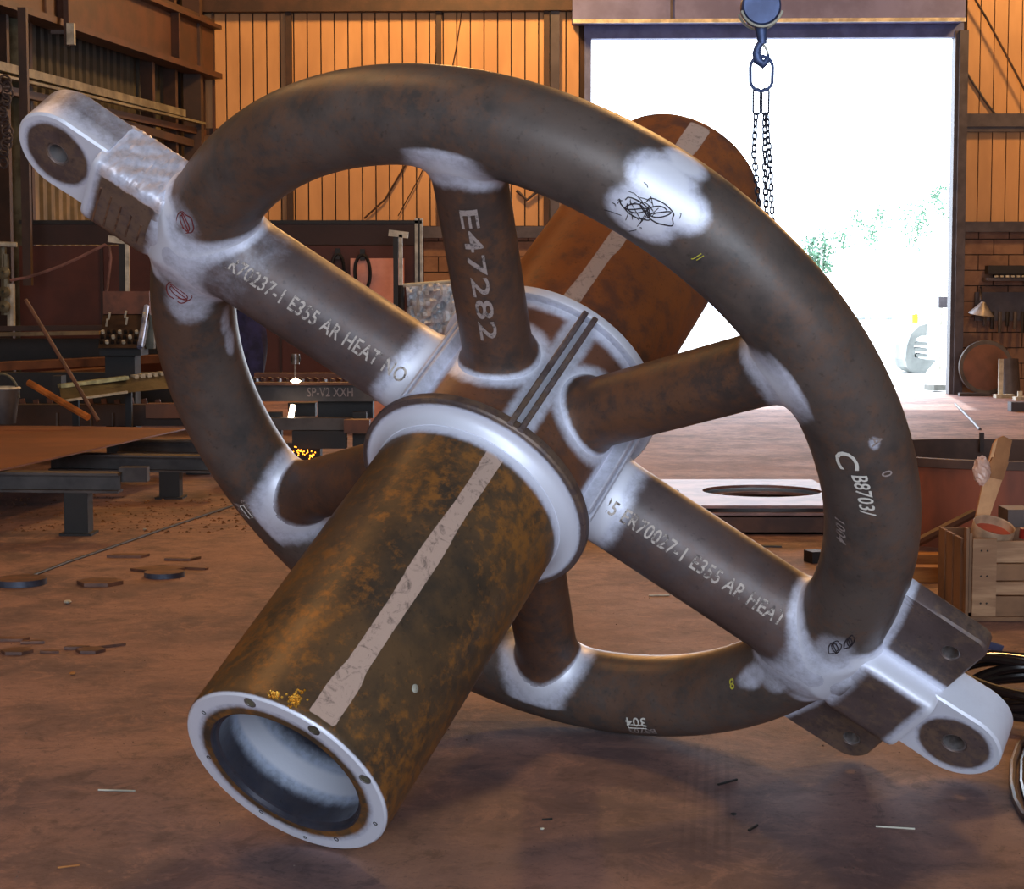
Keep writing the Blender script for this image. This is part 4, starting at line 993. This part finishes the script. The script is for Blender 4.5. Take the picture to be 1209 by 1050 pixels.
pts = [G(x_, y_) + np.array([0, 0, .014]) for x_, y_ in ((1216, 870), (1203, 885), (1196, 905), (1195, 930), (1200, 952), (1209, 968), (1225, 980))]
tag(MB().tube(pts, .012, 8).build('floor_hose', simple('grey_hose', (96, 76, 70), (70, 54, 50), 8, .4), None, True), 'outer thin grey hose curving on the floor at the right edge', 'hose')
pts = [p + np.array([.035, 0.01, 0]) for p in pts]
tag(MB().tube(pts, .010, 8).build('floor_hose', M['rubber'], None, True), 'inner thin black hose beside the outer grey hose at the right edge', 'hose')

# ------------------------------------------------------------------ objects by the doorway, right
sd = thing('steel_disc', 'big brown steel disc leaning on the blockwork right of the door', 'disc', (xr + 1.4, 30.4, 0))
q = W(1164, 433, .5); rr_ = W(1196, 433, .5)[0] - q[0]
MB().lathe([(.001, -.02), (rr_ - .02, -.02), (rr_, -.01), (rr_, .02), (rr_ - .03, .03), (.001, .03)], 64, (q[0], q[1], rr_ + .02), (0, -.99, .1)).build('plate', simple('brown_disc', (104, 68, 56), (84, 56, 48), 3, .7), sd, True)
MB().lathe([(rr_ - .06, .031), (rr_, .032), (rr_ + .012, .0), (rr_ - .05, .03)], 64, (q[0], q[1], rr_ + .02), (0, -.99, .1)).build('rim', M['beamgrey'], sd, True)
# shelf with things
sh = thing('wall_shelf', 'dark shelf on the blockwork right of the doorway', 'shelf', W(1190, 335, .2))
a_, b_ = W(1165, 330, .35), W(1240, 330, .35); MB().box(((a_[0] + b_[0]) / 2, a_[1] + .15, a_[2]), (b_[0] - a_[0], .35, .05)).build('board', M['girt'], sh)
pbx = W(1168, 320, .3); MB().box((b_[0] - .5, a_[1] + .15, pbx[2] + .02), (1.0, .25, .14)).build('shelf_load', M['black'], sh)
for i in range(9): MB().box((a_[0] + .15 + i * .09, a_[1] - .03, a_[2] + .05), (.05, .03, .03)).build('jar_rim', M['pale'], sh)
a_, b_ = W(1125, 400, .25), W(1170, 356, .25)
hl = thing('wall_lamp', 'grey cone shaped lamp shade on the right wall', 'lamp', W(1158, 362, .4))
MB().lathe([(.03, .22), (.06, .18), (.20, .02), (.21, 0), (.19, 0.01), (.05, .17)], 28, W(1158, 372, .4), (.15, -.1, 1)).build('shade', simple('grey_shade', (140, 136, 140), None, 5, .4, .3), hl, True)
MB().tube([W(1158, 355, .4), W(1158, 340, .05)], .02, 8).build('arm', M['girt'], hl, True)
rk = thing('tool_rack', 'dark rack board behind the grey lamp on the right wall', 'rack', W(1180, 400, .05))
a_, b_ = W(1150, 400, .06), W(1250, 345, .06); m_ = MB(); wbox(m_, a_[0], b_[0], a_[2] + .3, b_[2], .04, .09); m_.build('board', M['girt'], rk)
for i in range(6): MB().tube([W(1163 + i * 9, 368, .16), W(1162 + i * 9, 385 + 4 * (i % 3), .16)], .03, 6).build('tool', M['black'] if i % 2 else M['beamgrey'], rk, True)
for (px, y0_, lab) in ((1181, 424, 'tall thin white stake by the brown disc'), (1204, 462, 'short white stake at the right edge by the wall')):
    a_ = G(px, 470 if px < 1200 else 473); h_ = P(px, y0_, a_[1])[2]; t = thing('white_stake', lab, 'stake', a_)
    MB().box((a_[0], a_[1], h_ / 2), (.07, .05, h_)).build('post', M['pale'], t); MB().box((a_[0] + .06, a_[1], .03), (.3, .2, .06)).build('foot', M['pale'], t)
a_ = G(1193, 469); h_ = P(1192, 425, a_[1])[2]; MB_ = MB().tube([(a_[0], a_[1], 0), (a_[0] - .02, a_[1] + .1, h_)], .16, 16); tag(MB_.build('steel_pipe', M['girt'], None, True), 'dark upright pipe between the white stakes', 'pipe')
tag(MB().box(G(1200, 486) + np.array([.2, 0, .07]), (.6, .2, .13)).build('steel_billet', M['girt']), 'dark steel billet on the bright floor near the right edge', 'block')
tag(MB().box(G(1150, 468) + np.array([0, 0, .03]), (.5, .12, .05)).build('floor_bar', M['beamgrey']), 'short grey bar lying at the foot of the right door jamb', 'bar')
# sagging cable on right wall and floor cable
tag(MB().tube([W(x_, y_, .2) for x_, y_ in ((1148, -6), (1165, 22), (1180, 50), (1196, 80), (1215, 116))], .02, 6).build('wall_cable', M['darkbeam']), 'dark cable slanting down across the upper right cladding', 'cable')
tag(MB().tube([W(x_, y_, .05) for x_, y_ in ((1133, 72), (1150, 100), (1165, 122), (1175, 135))], .02, 6).build('wall_cable', M['girt']), 'faint grey cable drooping beside the right door jamb', 'cable')
tag(MB().tube([W(x_, y_, .08) for x_, y_ in ((524, -4), (518, 40), (514, 75), (500, 150), (478, 196), (455, 235), (430, 258))], .018, 6).build('wall_cable', M['darkbeam']), 'dark cable looping down the tan cladding behind the rim top', 'cable')
tag(MB().tube([W(x_, y_, .08) for x_, y_ in ((546, 10), (538, 60), (528, 110), (512, 170), (495, 210), (470, 255))], .010, 6).build('wall_cable', M['darkbeam']), 'thinner cable right of the dark looping cable on tan cladding', 'cable')
tag(MB().tube([W(x_, y_, .08) for x_, y_ in ((610, 225), (622, 236), (632, 228), (640, 222))], .03, 6).build('wall_cable', M['girt']), 'short grey cable end on tan cladding right of the top spoke', 'cable')
tag(MB().tube([G(x_, y_) + np.array([0, 0, .01]) for x_, y_ in ((1128, 478), (1140, 490), (1150, 500), (1157, 508))], .02, 6).build('floor_cable', M['girt']), 'thin dark cable on the bright floor behind the rusty ring', 'cable')
tag(MB().tube([G(x_, y_) + np.array([0, 0, .006]) for x_, y_ in ((36, 682), (80, 665), (130, 648), (190, 627), (240, 610), (275, 598))], .009, 6).build('floor_cable', M['black']), 'thin black cable lying on the floor left of the rim', 'cable')

# ------------------------------------------------------------------ outside
eb = thing('excavator_bucket', 'grey curved excavator bucket lying in the bright yard', 'bucket', G(1085, 440))
Yo = G(1085, 440)[1]; M['bucket'] = simple('bucket_grey', (128, 132, 128), (96, 100, 98), 1.5, .6)
def oP(px, py): return P(px, py, Yo)
out = [oP(*q) for q in ((1095, 382), (1085, 385), (1076, 394), (1071, 408), (1069, 425), (1071, 434), (1078, 440), (1093, 440), (1106, 425), (1088, 424), (1082, 421), (1079, 410), (1082, 400), (1087, 397), (1094, 397))]
MB().prism(out, (.0, 1.2, 0)).build('shell', M['bucket'], eb)
for y_ in (404, 411, 418): MB().prism([oP(1080, y_), oP(1095, y_), oP(1095, y_ + 4), oP(1080, y_ + 4)], (.0, 1.0, 0)).build('rib', M['bucket'], eb)
yb = thing('yard_box', 'small dark grey box fixed beyond the right door jamb', 'box', oP(1114, 360))
MB().box(oP(1114, 357) + np.array([0, 0, 0]), (.24, .2, .24)).build('box', M['girt'], yb); MB().box((oP(1114, 357)[0], Yo + .2, oP(1114, 357)[2] / 2), (.06, .06, oP(1114, 357)[2])).build('post', M['pale'], yb)
tag(MB().box(oP(1086, 376.5) + np.array([0, .5, 0]), (.12, .12, .19)).build('yellow_marker', simple('yellow', (220, 214, 60), None, 5)), 'small yellow marker above the excavator bucket', 'marker')
a_ = G(980, 378); tag(MB().box((a_[0] + 1, a_[1], .1), (7, .3, .2)).build('yard_kerb', M['bucket']), 'low grey kerb line far across the yard', 'kerb')
slab('yard_scrap', 'dark scrap piece on the ground outside the right jamb', 'scrap', 1106, 461, .32, .3, .10, .4, M['bucket'])
k = NT('leaf_green'); k.color(k.mix(k.noise(.8), lin((66, 104, 80)), lin((104, 134, 110)))); k.rough(.8); M['leaf'] = k.m
M['bark'] = simple('bark', (206, 206, 196), None, 3)
def tree(px0, px1, py0, py1, Yt_, label, n):
    c = P((px0 + px1) / 2, (py0 + py1) / 2, Yt_); root = thing('tree', label, 'tree', (c[0], Yt_, 0)); hw = (px1 - px0) / 2 / F_PX * Yt_; hh = (py1 - py0) / 2 / F_PX * Yt_
    MB().tube([(c[0], Yt_, -.1), (c[0] + .05, Yt_, c[2])], [.07, .03], 8).build('trunk', M['bark'], root, True)
    vs = []; fs = []; cl = [c + np.array([hw * x_, .9 * y_, hh * z_]) for x_, y_, z_ in rng.uniform(-.75, .75, (12, 3))]
    for i in range(n):
        q = cl[rng.randint(12)] + rng.randn(3) * np.array([hw, .8, hh]) * .17
        a1 = rng.randn(3); a1 /= np.linalg.norm(a1); a2 = np.cross(a1, rng.randn(3)); a2 /= np.linalg.norm(a2); s = .035 + .05 * rng.rand(); b = len(vs)
        vs += [q - a1 * s, q - a2 * s * .5, q + a1 * s, q + a2 * s * .5]; fs.append((b, b + 1, b + 2, b + 3))
    o = MB().add(vs, fs).build('foliage', M['leaf'], root); o['kind'] = 'stuff'
tree(936, 1000, 255, 328, 52, 'pale green tree left of the others in the bright doorway', 1300)
tree(1000, 1050, 245, 292, 63, 'pale green tree in the middle of the bright doorway', 500)
tree(1056, 1110, 232, 320, 71, 'pale green tree in the bright doorway, beside the tallest one', 800)
tree(1095, 1128, 218, 262, 78, 'tallest pale green tree, nearest the right jamb of the doorway', 500)

# ------------------------------------------------------------------ floor scraps
M['scrap'] = simple('scrap_steel', (122, 88, 72), (88, 66, 60), 8, .5, .3); M['scrap_edge'] = simple('scrap_blue', (84, 92, 110), (60, 64, 78), 8, .4, .4)
def disc(px, py, rad_, h_, label):
    X = G(px, py); t = thing('steel_disc_offcut', label, 'offcut', X)
    MB().lathe([(rad_, 0.001), (rad_, h_)], 40, X).build('edge', M['scrap_edge'], t, True); MB().lathe([(rad_, h_), (.001, h_)], 40, X).build('face', M['scrap'], t)
disc(24, 690, .145, .035, 'thick round steel disc offcut on the floor at the left edge')
disc(194, 681, .115, .03, 'round steel disc offcut lying among the angular scraps')
def poly(px, py, pts, h_, label, tilt=(0, 0)):
    X = G(px, py); pp = [X + np.array([a_, b_, .001 + tilt[0] * a_ + tilt[1] * b_ + abs(tilt[0]) * .12 + abs(tilt[1]) * .15]) for a_, b_ in pts]
    t = MB().prism(pp, (0, 0, h_)).build('steel_offcut', M['scrap']); tag(t, label, 'offcut')
hexa = lambda w, d: [(w * math.cos(t), d * math.sin(t)) for t in np.linspace(0, 2 * PI, 7)[:-1]]
poly(118, 690, hexa(.13, .12), .02, 'flat hexagonal scrap between the two discs')
poly(186, 674, [(-.16, 0), (0, .16), (.16, .02), (.0, -.12)], .014, 'diamond shaped flat scrap under the smaller disc', (0, .0))
poly(150, 658, [(-.12, -.03), (.1, -.05), (.13, .05), (-.08, .06)], .015, 'narrow dark scrap strip behind the diamond scrap')
poly(215, 661, [(-.10, -.05), (.06, -.06), (.11, .04), (.07, .05), (.05, -.03), (-.09, .01)], .014, 'bent scrap sliver near the rim, right of the other scraps')
poly(225, 672, [(-.14, .02), (.1, -.05), (.11, -.02), (-.12, .05)], .012, 'long thin scrap sliver touching the diamond scrap')
poly(20, 771, hexa(.075, .07), .014, 'small hexagonal scrap nearest the left edge')
poly(8, 757, [(-.09, -.02), (.08, -.02), (.1, .03), (-.05, .04)], .012, 'thin scrap strip behind the leftmost small hexagon')
poly(38, 760, [(-.05, -.02), (.06, -.01), (.04, .03), (-.04, .02)], .012, 'tiny scrap piece right of the leftmost small hexagon')
poly(107, 770, hexa(.068, .065), .014, 'small hexagonal scrap on the right of the nearer scraps')
poly(92, 767, [(-.06, -.015), (.05, -.015), (.05, .02), (-.05, .02)], .014, 'short bright scrap bar joined to the right small hexagon')
poly(127, 766, [(-.05, -.02), (.06, .06), (.07, .07), (-.04, .0)], .012, 'thin scrap needle pointing away at the far right of the scraps')
poly(58, 771, [(-.04, -.01), (.05, -.02), (.04, .02), (-.03, .02)], .010, 'curled scrap piece between the two small hexagons')
def lump(px, py, s, label, mat):
    X = G(px, py); m = MB(); vs = []; N1 = 8
    for i in range(N1):
        for j in range(6):
            t, u = 2 * PI * i / N1, PI * j / 5; q = s * (1 + .4 * rng.rand()); vs.append(X + np.array([q * math.cos(t) * math.sin(u), q * math.sin(t) * math.sin(u), .6 * s + .55 * s * math.cos(u)]))
    m.add(vs, [(i * 6 + j, ((i + 1) % N1) * 6 + j, ((i + 1) % N1) * 6 + j + 1, i * 6 + j + 1) for i in range(N1) for j in range(5)]); o = m.build('floor_lump', mat); tag(o, label, 'debris')
lump(80, 713, .018, 'small white lump on the floor in front of the scraps', M['pale'])
lump(171, 626, .012, 'tiny white lump on the floor near the black cable', M['pale'])
lump(86, 797, .012, 'tiny tan crumb on the floor below the nearer scraps', M['timber'])
lump(866, 880 + 83, .008, 'tiny dark nut on the floor right of the axle end', M['black']) 
lump(640, 980, .006, 'tiny white crumb on the floor front centre', M['pale'])
def stick(a_, b_, rad_, label, mat):
    o = MB().tube([G(*a_) + np.array([0, 0, rad_]), G(*b_) + np.array([0, 0, rad_])], rad_, 6).build('welding_rod_stub', mat); tag(o, label, 'rod')
stick((116, 934), (160, 935), .003, 'bright welding rod stub on the floor left of the axle end', M['pale'])
stick((68, 1026), (94, 1023), .003, 'short rod stub near the bottom left corner', M['timber'])
stick((1034, 977), (1080, 980), .003, 'bright rod stub on the floor below the right lug', M['pale'])
stick((640, 969), (652, 968), .003, 'tiny dark rod stub on the floor right of the axle end', M['black'])
stick((848, 928), (870, 922), .004, 'bent dark wire bit on the floor centre right', M['black'])
stick((884, 982), (894, 976), .004, 'short dark rod bit lower centre right', M['black'])
# loose grit: too many to count
gm = MB()
for i in range(420):
    px, py = rng.rand() * 1209, 600 + 440 * rng.rand() ** 1.2; X = G(px, py); s = .0018 + .003 * rng.rand() ** 3
    gm.add([X + np.array([s, 0, 0]), X + np.array([-s, s, 0]), X + np.array([-s * .4, -s, 0]), X + np.array([0, 0, s])], [(0, 1, 3), (1, 2, 3), (2, 0, 3)])
tag(gm.build('floor_grit', simple('grit', (120, 100, 92), (70, 54, 50), 40, .8, 0, 0)), 'fine metal grit scattered over the shop floor', 'grit', kind='stuff')
gm = MB()
for i in range(500):
    px, py = rng.rand() * 330 - 20, 585 + 45 * rng.rand(); X = G(px, py); s = .006 + .016 * rng.rand() ** 3
    gm.add([X + np.array([s, 0, 0]), X + np.array([-s, s, 0]), X + np.array([-s * .4, -s, 0]), X + np.array([0, 0, s * .7])], [(0, 1, 3), (1, 2, 3), (2, 0, 3)])
tag(gm.build('slag_rubble', simple('slag', (120, 78, 48), (70, 46, 32), 12, .8, 0, 0)), 'brown slag rubble under the trestle beams at left', 'rubble', kind='stuff')
